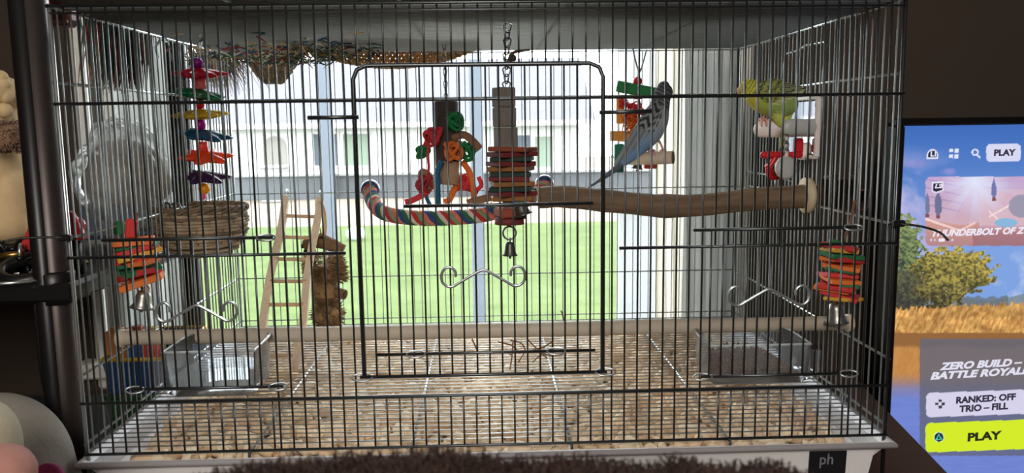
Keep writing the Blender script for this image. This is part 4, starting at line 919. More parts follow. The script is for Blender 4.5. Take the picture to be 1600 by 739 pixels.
# dark things lying along the front of the cage top
tm = bez([Vector((-.24+.008*k, .03+.012*math.sin(k*1.3), ZT+.014+.007*math.cos(k*2.1))) for k in range(26)], 3)
cb = empty('cable_coil', (-.2, .03, ZT), 'dark coil of cables lying on the cage top at the left', 'cable')
for j in range(7):
    R = random.Random(60+j); P = [Vector((-.285+.19*(.5+.5*math.cos(a+j)), .045+.035*math.sin(a+j*.7), ZT+.028+.004*j*.7+.004*math.sin(2*a+j))) for a in np.linspace(0, 2*PI, 30)[:-1]]
    MB().tube(P, .0032, 7, closed=True).build('cable', mat('black cable' if j % 3 else 'tan cable', (30, 28, 30) if j % 3 else (140, 110, 84), .5), cb)
fl = empty('folded_cloth', (.15, .1, ZT), 'dark brown folded cloth lying along the front of the cage top', 'cloth')
def f_cl(u, v): return Vector((-.385+u*.79, .004+v*.11, ZT+.008+.006*math.sin(u*23)*math.sin(v*5)+.012*math.sin(PI*v)))
b = MB().grid(f_cl, 60, 10); o2 = len(b.v); b.v += [(x, y, ZT+.002) for x, y, z in b.v[:o2]]; b.f += [tuple(i+o2 for i in f[::-1]) for f in b.f[:600]]
for i in range(60): b.f += [(i+1, i, o2+i, o2+i+1), (610+i, 611+i, o2+611+i, o2+610+i)]
for j in range(10): b.f += [(j*61, (j+1)*61, o2+(j+1)*61, o2+j*61), (j*61+121, j*61+60, o2+j*61+60, o2+j*61+121)]
b.build('cloth', mat('dark brown cloth', (52, 40, 34), .9, var=.2), fl)
MB().tube([(-.38, .006, ZT+.005), (.40, .006, ZT+.005)], .0028, 6).build('hem', mat('black cloth hem', (26, 22, 22), .9), fl)

# ------------------------------------------------------------------ curtains
def curtain(name, x0, x1, y, z0, z1, folds, amp, M, label):
    n = folds*10
    def f(u, v, off=0): return Vector((x0+(x1-x0)*u+.004*math.sin(v*5+u*20), y+off+amp*math.sin(2*PI*folds*u+.6*math.sin(v*3)), z0+(z1-z0)*v))
    root = empty(name, ((x0+x1)/2, y, z0), label, 'curtain')
    MB().grid(lambda u, v: f(u, v), n, 20).build('panel', M, root)
    MB().tube([(x0-.001, y, z1), (x1+.001, y, z1)], .007, 10).build('curtain_rod', m_white, root)
    return root
xa, xb = at(176, 300, .565).x, at(292, 300, .565).x
curtain('sheer_curtain', xa, xb, .572, -.06, .80, 4, .010, mat('sheer grey white curtain', (168, 170, 166), .9, var=.04, scale=40, trans=.55), 'pale sheer curtain hanging at the left of the window')
xa, xb = at(1023, 300, .572).x, at(1064, 300, .572).x
curtain('cream_curtain', xa, xb, .572, -.06, .80, 2, .006, mat('cream sheer curtain', (214, 208, 194), .9, var=.04, scale=40, trans=.6), 'narrow bright cream curtain strip right beside the window view')
xa, xb = at(1066, 300, .58).x, at(1152, 300, .58).x
curtain('grey_curtain', xa, xb, .580, -.06, .80, 4, .006, mat('grey woven curtain', (150, 150, 146), .9, var=.04, scale=40, trans=.35), 'narrow grey curtain drawn to the right of the window')

# ------------------------------------------------------------------ rack on the left
m_blk = mat('black rack metal', (26, 24, 25), .35, .3, var=.08, scale=80); m_gun = mat('dark brushed rack tube', (66, 58, 56), .38, .6, var=.08, scale=30, stretch=(8, 8, .3))
RYp = .06; c = at(66, 200, RYp); q1 = at(88, 470, RYp); zs = at(60, 447, .03).z
rack = empty('storage_rack', (c.x-.2, .2, FLOOR), 'black storage rack with round metal post and shelf, left of the cage', 'rack')
rpost = .0148
for x, y in ((c.x, RYp), (c.x-.55, RYp), (c.x, .42), (c.x-.55, .42)):
    MB().tube([(x, y, FLOOR), (x, y, .75)], rpost, 24).build('post', m_gun if y < .1 else m_blk, rack)
    MB().lathe((x, y, zs-.022), [(rpost, 0), (rpost+.003, 0), (rpost+.003, .030), (rpost, .032)], 24).build('collar', m_blk, rack)
MB().tube([(c.x-.0060, RYp-.0075, FLOOR), (c.x-.0060, RYp-.0075, .75)], .0105, 18).build('black_sleeve', m_blk, rack)
for x in (c.x, c.x-.55): MB().tube([(x, RYp, .66), (x, .42, .66)], .006, 10).build('crossbar', m_blk, rack)
for y in (RYp, .13, .42): MB().tube([(c.x-.55, y, .664), (c.x+.06 if y == .13 else c.x, y, .664)], .006, 10).build('crossbar', m_blk, rack)
for z in (zs-.010, TOPZ-.036, -.45): MB().rbox((c.x-.275, .24, z), (.60, .40, .020), .004).build('shelf', m_blk, rack, smooth=False)
bd = on_z(60, 447, zs)
wire_c = bez([at(57, 484, .05), at(62, 540, .05), at(68, 590, .05), at(76, 625, .05)], 6); wc = tag(MB().tube([wire_c[0]+Vector((0, 0, .03))]+wire_c+[Vector((wire_c[-1].x+.01, .05, FLOOR+.002))], .0028, 7).build('power_cord', m_blk), 'black power cord hanging down below the rack shelf', 'cord')
# shelf contents
m_cream = mat('cream plush fabric', (206, 178, 136), .95, var=.12, scale=70, bump=.4); SH = zs
def lump(c, R_, seed, amp=.18, fr=90., n=28, m_=18, name=None):
    R = random.Random(seed); ph = [R.uniform(0, 9) for _ in range(6)]; b = MB().ball((0, 0, 0), R_, n, m_); v2 = []
    for x, y, z in b.v:
        k = 1+amp*(math.sin(x*fr+ph[0])*math.sin(y*fr*1.1+ph[1])+.6*math.sin(z*fr*1.4+ph[2]+x*fr)); v2.append((c[0]+x*k, c[1]+y*k, c[2]+z*k))
    b.v = v2; return b
pt = empty('cream_plush', (at(5, 300, .14).x-.01, .14, SH), 'cream knobbly plush figure with brown ball, on the rack shelf at far left', 'plush toy')
cs = [(-14, 180, 30, 54, 1), (6, 146, 26, 24, 2), (-6, 250, 34, 60, 3), (10, 316, 40, 56, 4), (18, 350, 34, 34, 5)]
J = MB()
for px, py, rx, ry_, sd in cs:
    p = at(px, py, .14); u = (.14-CAM.y)/FPX; L = lump(p, (rx*u, .03, ry_*u), sd, .08, 60); J._add(L.v, L.f)
p = at(4, 385, .14); 
me = J.mesh('plush'); o = bpy.data.objects.new('t', me); COL.objects.link(o); md = o.modifiers.new('r', 'REMESH'); md.mode = 'VOXEL'; md.voxel_size = .003; s_ = o.modifiers.new('s', 'SMOOTH'); s_.iterations = 4
dg = bpy.context.evaluated_depsgraph_get(); dg.update(); b2 = bpy.data.meshes.new_from_object(o.evaluated_get(dg)); bpy.data.objects.remove(o); b2.materials.clear(); b2.polygons.foreach_set('use_smooth', [True]*len(b2.polygons)); link('body', b2, m_cream, pt)
for k, (px, py) in enumerate(((8, 132), (12, 150), (4, 122), (10, 172))): MB().ball(at(px-4, py, .125), .0082).build('knob', m_cream, pt)
fz = at(6, 213, .10); MB().ball(fz, .0165, 20, 14, .05).build('brown_ball', mat('brown woolly ball', (128, 100, 78), .95, var=.35, scale=130, bump=.8), pt)
fuzz(fz, .0155, 500, .004, 5, 1., 1.).build('ball_wool', mat('brown woolly ball', (128, 100, 78)), pt, kind='stuff')
p = at(48, 372, .10); rf = empty('red_pennant', (p.x, .10, SH), 'folded red cloth pennant on the rack shelf behind the post', 'cloth')
T = [at(32, 384, .10), at(48, 346, .10), at(72, 330, .10), at(88, 338, .10), at(88, 392, .10), at(60, 398, .10)]
MB().prism(T, (0, .012, 0)).build('cloth', mat('red felt', (176, 24, 26), .7), rf, smooth=False)
MB().rbox((p.x+.006, .108, (SH+T[4].z)/2-.002), (.03, .014, T[4].z-SH+.006), .003).build('stand', m_blk, rf)
q = at(112, 366, .035); p = on_z(112, 366, SH); ob = empty('red_bell_ornament', (q.x, .10, SH), 'shiny red bell shaped ornament behind the cage corner', 'ornament')
zt_ = at(106, 330, .10).z; zb_ = at(106, 374, .10).z; xo = at(108, 360, .10).x
MB().lathe((xo, .10, zb_), [(0, 0), (.017, .0), (.0165, .004), (.012, .016), (.0065, .028), (.003, zt_-zb_), (0, zt_-zb_)], 22).build('bell_body', mat('shiny red enamel', (170, 20, 30), .18, spec=.7), ob)
MB().ball(at(121, 352, .105), .0085).build('red_bauble', mat('shiny red enamel', (170, 20, 30)), ob)
MB().lathe((xo, .10, SH), [(0, 0), (.014, 0), (.010, zb_-SH), (0, zb_-SH)], 16).build('dark_base', m_blk, ob)
def laid(name, label, cat, pts, r, M, closed=False, **k):
    return tag(MB().tube(pts, r, 10, closed=closed).build(name, M), label, cat)
def circ(c, r, tilt, n=26): return [Vector(c)+Vector((r*math.cos(a), r*math.sin(a)*math.cos(tilt), r*math.sin(a)*math.sin(tilt))) for a in np.linspace(0, 2*PI, n+1)[:-1]]
p = at(40, 412, .07); laid('black_bangle', 'thick black bangle lying on the rack shelf left of the post', 'bangle', circ((p.x, .075, SH+.009), .025, .35), .0075, mat('black rubber', (20, 20, 22), .35), True)
p = at(10, 428, .045); laid('silver_bangle', 'thin silver bangle lying at the front edge of the rack shelf', 'bangle', circ((p.x, .06, SH+.003), .03, .0), .0016, m_bright, True)
p = at(10, 400, .08); pn = empty('gold_pen', (p.x, .08, SH), 'gold and black pen with silver ring propped on the rack shelf', 'pen')
a_, b_ = at(-12, 402, .09), at(36, 396, .09); MB().tube([a_, b_], .0032, 10).build('barrel', mat('brass barrel', (150, 116, 62), .3, .9), pn); MB().tube([a_+Vector((0, 0, -.006)), b_+Vector((.012, 0, -.008))], .003, 10).build('clip', m_blk, pn)
ring(at(34, 394, .088), .008, .0019, (1, .3, 0)).build('ring', m_bright, pn); MB().rbox((p.x-.004, .092, (a_.z+SH)/2-.004), (.04, .012, a_.z-SH-.006), .002).build('rest', m_blk, pn)
p = at(5, 375, .1); cb2 = empty('sunglasses', (p.x, .1, SH), 'dark glasses lying behind the gold pen on the rack shelf', 'glasses')
for dx in (-.02, .018): ring((p.x+dx, .115, SH+.02), .015, .003, (.15, 1, .3)).build('rim', m_blk, cb2); MB().lathe((p.x+dx, .115, SH+.02), [(0, .001), (.0145, .001), (.0145, -.001), (0, -.001)], 20, (.15, 1, .3)).build('lens', mat('dark lens', (14, 14, 18), .08), cb2)
MB().tube(bez([(p.x+.033, .115, SH+.024), (p.x+.04, .10, SH+.026), (p.x+.03, .07, SH+.02)], 5), .0026, 7).build('temple', m_blk, cb2); MB().tube([(p.x-.005, .115, SH+.024), (p.x+.003, .115, SH+.024)], .0025, 7).build('bridge', m_blk, cb2)
p = at(130, 408, .2); tag(MB().rbox((p.x, .16, SH+.004), (.05, .012, .006), .001).build('gold_bar', mat('brass barrel', (150, 116, 62))), 'small gold strip lying on the shelf behind the cage corner', 'strip')
# clear plastic bag on the shelf
bg0, bg1 = at(120, 250, .33), at(258, 250, .33); bcx = (bg0.x+bg1.x)/2; bz = at(190, 178, .33).z
bag = empty('plastic_bag', (bcx, .33, SH), 'large crumpled clear plastic bag on the shelf, left of the window', 'bag')
b = MB().ball((0, 0, 0), 1, 90, 60); v2 = []
for x, y, z in b.v:
    n_ = sum(abs(math.sin(x*f+a*2.1+z*f*.7)*math.sin(y*f*1.2+a)+.5*math.sin(z*f*1.3+a*3))*w_ for f, a, w_ in ((3.1, .3, .16), (6.7, 1.9, .09), (13., 4.2, .05), (24., .8, .03), (41., 2.2, .02)))
    k = .86+n_*.55; zz_ = z*k; v2.append((bcx+x*k*(bg1.x-bg0.x)*.50*(1 if z < .3 else 1-.25*(z-.3)), .335+y*k*.070, SH+.0+max(0, (zz_*.5+.48))*(bz-SH)*1.0))
b.v = v2; b.build('film', clear('crinkled clear film', (246, 246, 246), .12, .14, 1.30, 22, .22, .7), bag)
MB().rbox((bcx+.0, .33, SH+.03), (.10, .05, .045), .006, rotz(.2)).build('packed_box', mat('blue grey carton', (92, 104, 128), .7), bag, smooth=False)
b = lump((bcx+.01, .33, SH+.085), (.052, .032, .05), 21, .14, 70); b.build('packed_cloth', mat('beige packed cloth', (142, 134, 120), .9, var=.2, bump=.5), bag)
# pouch hanging at the top of the rack
p0, p1 = at(58, 6, .13), at(112, 40, .13); ph = empty('red_brown_pouch', ((p0.x+p1.x)/2, .13, p1.z), 'red brown leather pouch hanging from the rack at the top left', 'pouch')
pz1 = .66; mm = mat('red brown leather', (126, 62, 52), .6, var=.12, bump=.2)
MB().rbox(((p0.x+p1.x)/2, .14, p1.z+.055), (p1.x-p0.x, .03, .11), .006).build('pouch_body', mm, ph, smooth=False)
MB().rbox(((p0.x+p1.x)/2, .123, p1.z+.003), (p1.x-p0.x, .004, .004), .001).build('seam', mat('tan seam', (150, 96, 80), .7), ph, smooth=False)
MB().tube([((p0.x+p1.x)/2, .14, p1.z+.105), ((p0.x+p1.x)/2, .14, .652)], .003, 8).build('strap', mm, ph)
p = at(29, 14, .09); dp = empty('dark_red_purse', (p.x, .09, p.z), 'small dark red purse hanging left of the rack post at the top', 'purse')
b = lump((p.x, .09, p.z+.028), (.0105, .008, .040), 31, .04, 40); b.build('purse_body', mat('dark red patent', (70, 20, 26), .3), dp); MB().tube([(p.x, .09, p.z+.06), (p.x, .09, .652)], .002, 7).build('strap', m_blk, dp)
# toy bins on the dresser behind the left bars
b0, b1 = at(152, 560, .22), at(246, 560, .22); bx = (b0.x+b1.x)/2; bw = b1.x-b0.x; zb0 = at(200, 622, .22).z; zb1 = at(200, 566, .22).z
bx = min(bx, -HW-.012-bw/2)
zt0 = TOPZ-.025
def bin_(name, z0, z1, M, label, lip=None):
    o = empty(name, (bx, .30, z0), label, 'toy bin'); b = MB(); w_, d__ = bw, .16
    lay = [rect(w_/2-.006, .235, .235+d__-.01, z0), rect(w_/2, .23, .23+d__, z1), rect(w_/2-.003, .233, .227+d__, z1), rect(w_/2-.008, .238, .233+d__-.011, z0+.003)]
    b.v = [(p[0]+bx, p[1], p[2]) for l in lay for p in l]; b.f = [(3, 2, 1, 0), (12, 13, 14, 15)]
    for i in range(3): b.f += [(i*4+k, i*4+(k+1) % 4, i*4+4+(k+1) % 4, i*4+4+k) for k in range(4)]
    b.build('bin_body', M, o, smooth=False); MB().tube([(p[0]+bx, p[1], p[2]) for p in rect(w_/2, .23, .23+d__, z1)], .0028, 6, closed=True).build('lip', lip or M, o); return o
bin_('green_bin', zt0, zb0-.002, mat('dark green bin plastic', (44, 88, 48), .5), 'dark green plastic toy bin at the bottom, left of the cage')
bin_('blue_bin', zb0, zb1, mat('deep blue bin plastic', (24, 64, 116), .5), 'deep blue plastic toy bin stacked on the green one, left of the cage', mat('yellow lip plastic', (204, 160, 40), .5))
for k, (px, c, nm, w_) in enumerate(((176, (196, 120, 60), 'orange', .026), (196, (184, 60, 44), 'red', .022), (214, (52, 104, 160), 'light blue', .018), (232, (224, 196, 60), 'yellow', .016), (246, (216, 70, 54), 'bright red', .016))):
    h = (.040, .034, .03, .032, .034)[k]; x = min(at(px, 550, .26).x, bx+bw/2-.014); MB_ = MB().rbox((x-.004*(k-2), .262+.028*(k % 2), zb1-.006+h/2-.004), (w_, .024, h), .002)
    MB_.rbox((x-.004*(k-2), .262+.028*(k % 2), zb1-.012+h+.003), (w_*.6, .014, .006), .001)
    tag(MB_.build('toy_block', mat(nm+' toy block', c, .45), smooth=False), '%s toy block standing in the blue bin' % nm, 'toy block')
# plush toys at the lower left
def plush(name, label, blobs, M, extra):
    o = None; J = MB()
    for px, py, Y, r in blobs:
        u = (Y-CAM.y)/FPX; b = MB().ball(at(px, py, Y), (r[0]*u, r[1]*u, r[2]*u), 28, 18); J._add(b.v, b.f)
    lo = min(v[2] for v in J.v); x = sum(v[0] for v in J.v)/len(J.v); y = sum(v[1] for v in J.v)/len(J.v)
    J.tube([(x-.05, y, lo+.05), (x-.05, y, FLOOR+.01)], .05, 20); root = empty(name, (x, y, FLOOR), label, 'plush toy')
    me = J.mesh('p'); t = bpy.data.objects.new('t', me); COL.objects.link(t); md = t.modifiers.new('r', 'REMESH'); md.mode = 'VOXEL'; md.voxel_size = .006; s_ = t.modifiers.new('s', 'SMOOTH'); s_.iterations = 8
    dg = bpy.context.evaluated_depsgraph_get(); dg.update(); b2 = bpy.data.meshes.new_from_object(t.evaluated_get(dg)); bpy.data.objects.remove(t); b2.materials.clear(); b2.polygons.foreach_set('use_smooth', [True]*len(b2.polygons)); link('body', b2, M, root)
    for nm, b, M2 in extra: b.build(nm, M2, root)
m_pg = mat('grey white plush', (150, 142, 132), .95, var=.05, scale=200, bump=.3); m_pc = mat('cream plush', (190, 178, 152), .95, var=.05, scale=200, bump=.3); m_pp = mat('soft pink plush', (182, 132, 122), .95, var=.05, scale=200, bump=.3)
plush('grey_white_plush', 'big rounded grey white plush toy at the lower left', [(-6, 748, -.02, (115, 120, 140)), (10, 800, -.02, (120, 120, 120))], m_pg, [('magenta_patch', MB().ball(at(76, 748, -.06), (.014, .010, .014), 20, 12), mat('magenta plush', (150, 44, 92), .9))])
plush('cream_plush_bear', 'cream plush toy with pink paw at the lower left corner', [(-40, 700, -.16, (66, 80, 84)), (-30, 780, -.16, (80, 90, 90))], m_pc, [('pink_paw', MB().ball(at(8, 738, -.20), (.0205, .018, .020), 24, 16), m_pp)])

# ------------------------------------------------------------------ television
Y0 = .40; TYAW = math.radians(6); TU = Vector((math.cos(TYAW), math.sin(TYAW), 0)); TN = Vector((math.sin(TYAW), -math.cos(TYAW), 0)); TV_ = Vector((0, 0, 1))
O0 = at(1411, 197, Y0)
def on_tv(px, py): d = ray(px, py); k = (O0-CAM).dot(TN)/d.dot(TN); p = CAM+d*k-O0; return p.dot(TU), p.z
SW, SHt = .97, .546
tv = empty('television', O0+TU*(SW/2)-TV_*(SHt+.06), 'flat television showing a colourful game menu, right of the cage', 'television')
rT = Matrix((TU, -TN, TV_)).transposed()
def tvp(u, v, n=0.): return O0+TU*u+TV_*v+TN*n
m_bez = mat('black television plastic', (16, 14, 15), .35)
bz_ = .014
for u0, u1, v0, v1 in ((-bz_, SW+bz_, 0, .011), (-bz_, SW+bz_, -SHt-.018, -SHt), (-bz_, 0, -SHt, 0), (SW, SW+bz_, -SHt, 0)):
    MB().rbox(tvp((u0+u1)/2, (v0+v1)/2, .001), (u1-u0, .012, v1-v0), .002, rT).build('bezel', m_bez, tv, smooth=False)
MB().rbox(tvp(SW/2, -SHt/2, -.026), (SW+.01, .038, SHt+.01), .006, rT).build('back_housing', m_bez, tv, smooth=False)
for u in (.18, SW-.18): MB().rbox(tvp(u, -SHt-.040, -.02), (.03, .16, .046), .004, rT).build('foot', m_bez, tv, smooth=False)
sz = O0.z-SHt-.063
st = empty('tv_stand', tvp(SW/2, sz-O0.z, -.02)*1.0, 'low black stand under the television', 'stand'); st.location.z = FLOOR
MB().rbox(tvp(SW/2+.03, (sz+FLOOR)/2-O0.z, -.02), (SW-.1, .2, sz-FLOOR), .004, rT).build('cabinet', m_blk, st, smooth=False)
us = np.concatenate([np.arange(0, .30, .00105), np.linspace(.30, SW, 60)]); vs_ = np.linspace(0, -SHt, 470)
UU, VV = np.meshgrid(us, vs_); W3 = np.array(O0)+UU[..., None]*np.array(TU)+VV[..., None]*np.array(TV_); W3 = W3+np.array(TN)*.0006
dd_ = W3-np.array(CAM); zz_ = dd_@np.array(FWD); PX = 800+FPX*(dd_@np.array(RIGHT))/zz_; PY = 369.5-FPX*(dd_@np.array(UP))/zz_
def paint_tv(X, Y):
    C = np.zeros(X.shape+(3,)); c3 = lambda *c: np.array(c, float)
    def over(mask, col): m_ = np.clip(mask, 0, 1)[..., None]; C[:] = C*(1-m_)+np.asarray(col)*m_
    t = np.clip((Y-190)/190, 0, 1)[..., None]; C[:] = c3(62, 106, 186)*(1-t)+c3(128, 164, 226)*t
    cl = fbm(X/70, Y/48, 5, 3); over(np.clip((cl-.44+(Y-300)/600)*4.5, 0, 1)*np.clip(1.3-(X-1400)/90, 0, 1)*np.clip((Y-225)/60, 0, 1), c3(188, 180, 226))
    over(np.clip((fbm(X/40, Y/40, 4, 9)-.52)*6, 0, 1)*np.clip((Y-380)/40, 0, 1)*(X > 1540), c3(190, 200, 232))
    for cx_, cy_q, rx_, ry_q, cc in ((1408, 335, 52, 62, (196, 186, 226)), (1428, 256, 26, 9, (150, 146, 208)), (1480, 268, 16, 7, (150, 150, 214)), (1398, 262, 14, 22, (128, 134, 206))):
        over(np.clip(1.5-((X-cx_)/rx_)**2-((Y-cy_q)/ry_q)**2-1.4*fbm(X/16, Y/13, 4, 31), 0, 1)*.9, c3(*cc))
    hill = 466+8*np.sin(X/60)-np.clip((X-1545)*.28, 0, 40); over((Y > hill)*.8, c3(120, 132, 138))
    far = 458+10*fbm(X/9, X*0+1, 3, 5); over((Y > far)*(X > 1500)*(X < 1575)*.7, c3(104, 112, 116))
    gt = 483-(X-1400)*.02-9*vnoise(X/2.2, X*0, 8); gm = Y > gt
    n1 = fbm(X/3.2+Y/9, Y/7., 3, 11); n2 = fbm(X/30, Y/12, 3, 12)
    g = c3(212, 172, 102)*n1[..., None]*1.25+c3(150, 96, 52)*(1-n1[..., None]); g = g*(.75+.5*n2[..., None]); over(gm, np.clip(g, 0, 255))
    over((Y > 518+4*n2)*1., c3(150, 104, 62)); pth = np.clip((Y-536-6*n2)/6, 0, 1); over(pth, c3(196, 138, 78)+(n1[..., None]-.5)*20)
    wt_ = np.clip((Y-582)/24, 0, 1); wc = c3(168, 132, 128)*(1-np.clip((Y-585)/40, 0, 1))[..., None]+c3(118, 138, 214)*np.clip((Y-585)/40, 0, 1)[..., None]; over(wt_, wc-10*(fbm(X/20, Y/3, 3, 14)[..., None]))
    def tree(cx, cy, rx, ry, sd, hi, lo):
        d = ((X-cx)/rx)**2+((Y-cy)/ry)**2; e = fbm(X/7, Y/6, 4, sd); m_ = (d+(.5-e)*1.5 < .9); l = fbm(X/3.2, Y/2.6, 3, sd+3)
        sh = np.clip(.5+(cy-Y)/(2.2*ry)+(X-cx)/(4*rx), 0, 1)*.8+(l-.5)*1.75; sh = np.clip(sh, 0, 1)[..., None]; over(m_, c3(*lo)*(1-sh)+c3(*hi)*sh)
    tree(1403, 400, 42, 66, 21, (150, 166, 104), (56, 66, 60)); tree(1420, 455, 40, 34, 27, (110, 112, 80), (62, 62, 58))
    over((abs(X-1466-(Y-460)*.1) < 3)*(Y > 440)*(Y < 486), c3(66, 54, 44))
    tree(1492, 424, 66, 38, 23, (206, 186, 92), (74, 72, 48)); tree(1470, 455, 42, 28, 29, (176, 160, 84), (62, 60, 46))
    gm2 = (Y > gt+2+4*vnoise(X/2, X*0, 77)); over(gm2*(Y < 520), np.clip(g, 0, 255))
    # event card: pale lilac courtyard with cypress trees
    def rr(x0, y0, x1, y1, r):
        dx = np.maximum(np.maximum(x0+r-X, X-(x1-r)), 0); dy = np.maximum(np.maximum(y0+r-Y, Y-(y1-r)), 0); return np.hypot(dx, dy) < r
    card = rr(1446, 276-(0), 1760, 384, 9); K_ = lambda m_, c: over(m_*card, c)
    K_(np.ones_like(X), c3(196, 168, 208)); tt = np.clip((Y-280)/100, 0, 1); K_(tt, c3(214, 176, 178))
    K_((np.abs((Y-292+(X-1446)*-.22) % 13) < 1.6)*(X < 1505)*(Y < 330)*.6, c3(150, 116, 182)); K_((X > 1530)*(Y > 296)*(Y < 352)*.5, c3(222, 188, 196))
    rayd = np.hypot(X-1524, (Y-284)); ang = np.arctan2(Y-284, X-1524); K_(np.clip(1-rayd/55, 0, 1)*.9, c3(232, 240, 255)); K_(np.clip(1-rayd/80, 0, 1)*(np.sin(ang*9) > .2)*.5, c3(214, 226, 255))
    K_((Y > 346+np.abs(X-1502)*-.16+6)*(X < 1530)*.85, c3(206, 152, 140)); K_((np.abs(Y-(342+(X-1446)*.34)) < 1.8)*(X < 1500)*1., c3(246, 214, 206)); K_((np.abs(Y-(360-(X-1500)*.5)) < 1.8)*(X > 1500)*(X < 1524)*1., c3(240, 206, 200))
    K_((np.abs(Y-(336-(X-1550)*.55)) < 1.6)*(X > 1545)*(X < 1580), c3(246, 218, 214)); K_((np.abs(Y-(330+(X-1545)*.9)) < 1.6)*(X > 1545)*(X < 1568), c3(246, 218, 214))
    K_((Y > 352)*(X > 1520)*np.clip((Y-352)/12, 0, 1)*.85, c3(172, 120, 122)); K_(((X-1572)/18)**2+((Y-348)/7)**2 < 1, c3(140, 184, 220))
    for cx, y0, y1, wd, c in ((1466, 298, 336, 5.5, (112, 116, 150)), (1553, 278, 308, 4.2, (116, 122, 176)), (1449, 300, 334, 4, (120, 124, 160))):
        K_((np.abs(X-cx) < wd*np.clip((Y-y0)/14, 0, 1)*np.clip((y1+3-Y)/8, 0, 1)*(.8+.3*vnoise(Y/2, X*0+cx, 3)))*(Y > y0)*(Y < y1), c3(*c))
        K_((np.abs(X-cx) < 3)*(Y >= y1)*(Y < y1+6), c3(130, 84, 84))
    K_((((X-1596)/20)**2+((Y-322)/18)**2 < 1)*.7, c3(132, 140, 164)); K_(np.clip((Y-350)/40, 0, 1)*.35, c3(120, 86, 112))
    # mode panel and buttons
    pn_ = rr(1437, 529-(0), 1790, 712, 4); over(pn_*.86, c3(104, 104, 118)); over(pn_*np.clip((Y-600)/120, 0, 1)*.5, c3(96, 108, 158))
    sl_ = (X-1446)*-.035
    def pill(x0, y0, x1, y1, r, c, k=-.035):
        Yk = Y-(X-x0)*k; dx = np.maximum(np.maximum(x0+r-X, X-(x1-r)), 0); dy = np.maximum(np.maximum(y0+r-Yk, Yk-(y1-r)), 0); over(np.hypot(dx, dy) < r, c3(*c))
    pill(1447, 614, 1700, 652, 7, (214, 210, 234)); pill(1446, 661, 1700, 707, 8, (212, 236, 44)); pill(1541, 225, 1595, 253, 7, (216, 218, 244), -.01)
    # icons
    over(np.hypot(X-1467, Y-683) < 8.2, c3(236, 250, 220)); over(np.hypot(X-1467, Y-683) < 7.2, c3(34, 44, 52)); tri = (Y < 687)*(np.abs(X-1467) < (Y-677.5)*.55); tri2 = (Y < 685.6)*(np.abs(X-1467) < (Y-680)*.5); over(tri*1.-tri2*1., c3(90, 214, 190))
    for ax_, ay in ((1469, 626), (1464, 631), (1474, 631), (1469, 636)): over((np.abs(X-ax_) < 2.6)*(np.abs(Y-ay) < 2.2), c3(64, 60, 76))
    over((np.abs(X-1469) < 1.6)*(np.abs(Y-631) < 1.6), c3(214, 210, 234))
    for ax_ in (1486, 1494.5):
        for ay in (235, 244): over((np.abs(X-ax_) < 3.1)*(np.abs(Y-ay) < 3.1), c3(226, 230, 250))
    rg = np.hypot(X-1523.5, Y-238); over((rg < 5.6)*(rg > 3.2), c3(226, 230, 250)); over((np.abs((X-1529)-(Y-244)) < 1.9)*(np.abs(X-1529) < 2.8), c3(226, 230, 250))
    ar = ((np.hypot(X-1457, Y-242) < 8.8)*(Y < 242)+(np.abs(X-1457) < 8.8)*(Y >= 242)*(Y < 248)) > 0; ar2 = ((np.hypot(X-1457, Y-242) < 6.9)*(Y < 242)+(np.abs(X-1457) < 6.9)*(Y >= 242)*(Y < 246.2)) > 0; over(ar, c3(228, 232, 250)); over(ar2, c3(40, 44, 66))
    sh1 = (np.abs(X-1465) < 9)*(Y > 284)*(Y < 299-np.abs(X-1463)*.35+3)*1.; sh2 = (np.abs(X-1465) < 7)*(Y > 286)*(Y < 297-np.abs(X-1463)*.35+3)*1.; over(sh1, c3(234, 232, 246)); over(sh2, c3(52, 46, 66))
    for k in range(5):
        if k == 2: over((np.abs(X-1471.5) < 5)*(np.abs(Y-375) < 2.1), c3(240, 236, 246))
        else: over(np.hypot(X-(1455, 1461, 0, 1481, 1488)[k], Y-375) < 1.9, c3(214, 206, 224))
    return C
CC = paint_tv(PX, PY); CC = np.where(CC/255 <= .04045, CC/255/12.92, ((np.clip(CC, 0, 255)/255+.055)/1.055)**2.4)
nu, nv = len(us), len(vs_); me = bpy.data.meshes.new('screen'); ii = np.arange((nv-1)*nu).reshape(nv-1, nu)[:, :-1]
fs = np.stack([ii, ii+1, ii+nu+1, ii+nu], -1).reshape(-1, 4)[:, ::-1]
me.from_pydata(W3.reshape(-1, 3).tolist(), [], fs.tolist()); setcol(me, CC.reshape(-1, 3)); EXPO = 2**-SC.view_settings.exposure
scr = link('screen', me, emit('television picture', None, EXPO), tv)
PL = (O0, TU, TV_, TN)
def tv_text(body, box, col, **k):
    xm, ym = (box[0]+box[2])/2, (box[1]+box[3])/2; a, b_, c_, d_ = on_tv(box[0], ym), on_tv(box[2], ym), on_tv(xm, box[3]), on_tv(xm, box[1]); return text(body, 'lettering', emit('screen letter %d %d %d' % col, col, EXPO), scr, (a[0], c_[1], b_[0], d_[1]), PL, depth=.0016, **k)
def skew(o, k):                                            # lines of the menu rise slightly to the right
    return o
tv_text('PLAY', (1552, 233, 1586, 243.5), (52, 50, 66), fat=.05)
tv_text('THUNDERBOLT OF Z', (1455, 356.5, 1601, 367.5), (238, 232, 246), fat=.045, shear=.25)
tv_text('ZERO BUILD –', (1467, 562.5, 1596, 574.5), (226, 224, 240), fat=.05, shear=.25)
tv_text('BATTLE ROYALE', (1453, 576.5, 1609, 588.5), (226, 224, 240), fat=.05, shear=.25)
tv_text('RANKED: OFF', (1493, 616.5, 1586, 627.5), (58, 52, 70), fat=.05)
tv_text('TRIO – FILL', (1498, 630.5, 1574, 641.5), (58, 52, 70), fat=.05)
tv_text('PLAY', (1511, 674, 1564, 687.5), (46, 48, 30), fat=.05)
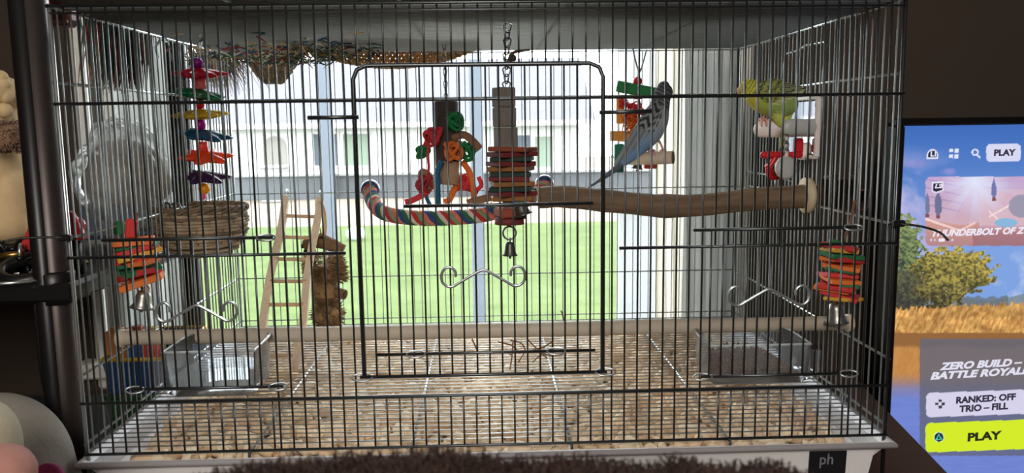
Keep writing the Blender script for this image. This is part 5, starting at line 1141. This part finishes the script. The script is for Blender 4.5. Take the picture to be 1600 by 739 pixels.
tv_text('L1', (1453, 236.5, 1461.5, 244.5), (228, 232, 250), fat=.05)
tv_text('L2', (1459.5, 287.5, 1471, 294), (234, 232, 246), fat=.05, shear=.2)

# ------------------------------------------------------------------ cable ties at the cage corners
for nm, pts, lab in (('cable_tie', ((1388, 351), (1400, 349), (1410, 350), (1440, 354), (1468, 363), (1482, 376)), 'black cable tie with long loose tail on the right front corner of cage'), ('cable_tie', ((120, 373), (108, 372), (94, 371), (60, 371), (30, 373), (4, 378)), 'black cable tie with long tail on the left front corner of cage')):
    P = bez([at(x, y, -.004-.004*k) for k, (x, y) in enumerate(pts)], 6); o = empty(nm, P[0], lab, 'cable tie'); MB().tube(P, .0011, 6, flat=1.6).build('tail', m_blk, o)
    MB().rbox(P[9], (.011, .006, .006), .001).build('head', m_blk, o, smooth=False)
    ring((HW if pts[0][0] > 800 else -HW, 0, P[0].z), .0036, .0012, (0, 0, 1), 14).build('strap_loop', m_blk, o)

# ------------------------------------------------------------------ shaggy brown fur in the foreground
fur = empty('fur_pouf', (0, -.47, FLOOR), 'dark brown shaggy fur pouf in front of the tray at the bottom', 'pouf')
prof_ = [(250, 760), (285, 742), (330, 731), (400, 727), (470, 716), (540, 712), (600, 706), (680, 706), (745, 708), (790, 722), (830, 724), (850, 714), (900, 716), (935, 722), (985, 720), (1040, 730), (1080, 718), (1130, 726), (1190, 728), (1250, 726), (1290, 736), (1330, 752)]
FY = -.47; xs_ = [at(px, py, FY).x for px, py in prof_]; zs_ = [at(px, py+52+5*math.sin(px*.045), FY).z for px, py in prof_]
def f_fur(u, v):
    x = xs_[0]+(xs_[-1]-xs_[0])*u; zt_ = np.interp(x, xs_, zs_); a = PI*v; return Vector((x, FY-.05*math.cos(a), (zt_-.03)+.03*math.sin(a)))
m_fur = mat('dark brown shaggy fur', (64, 44, 38), .8, var=.3, scale=60)
b = MB().grid(f_fur, 70, 16); b.build('pouf_top', m_fur, fur)
MB().lathe((0, FY, FLOOR), [(0, 0), (.12, 0), (.13, .1), (.13, .75), (.09, .80), (0, .82)], 30).build('pouf_base', m_fur, fur)
hv = MB(); R = random.Random(11)
for _ in range(9000):
    u = R.uniform(.01, .99); v = R.uniform(.25, .75); p = f_fur(u, v); d = Vector((R.gauss(0, .6), R.gauss(-.1, .5), R.uniform(.15, 1))).normalized(); L = R.uniform(.003, .009)
    q = p+d*L; e = q+Vector((R.uniform(-1, 1), R.uniform(-1, 1), -.4))*L*.5; hv.tube([p, q, e], [.0004, .00035, .0001], 3, cap=False)
hv.build('pile', m_fur, fur, kind='stuff')
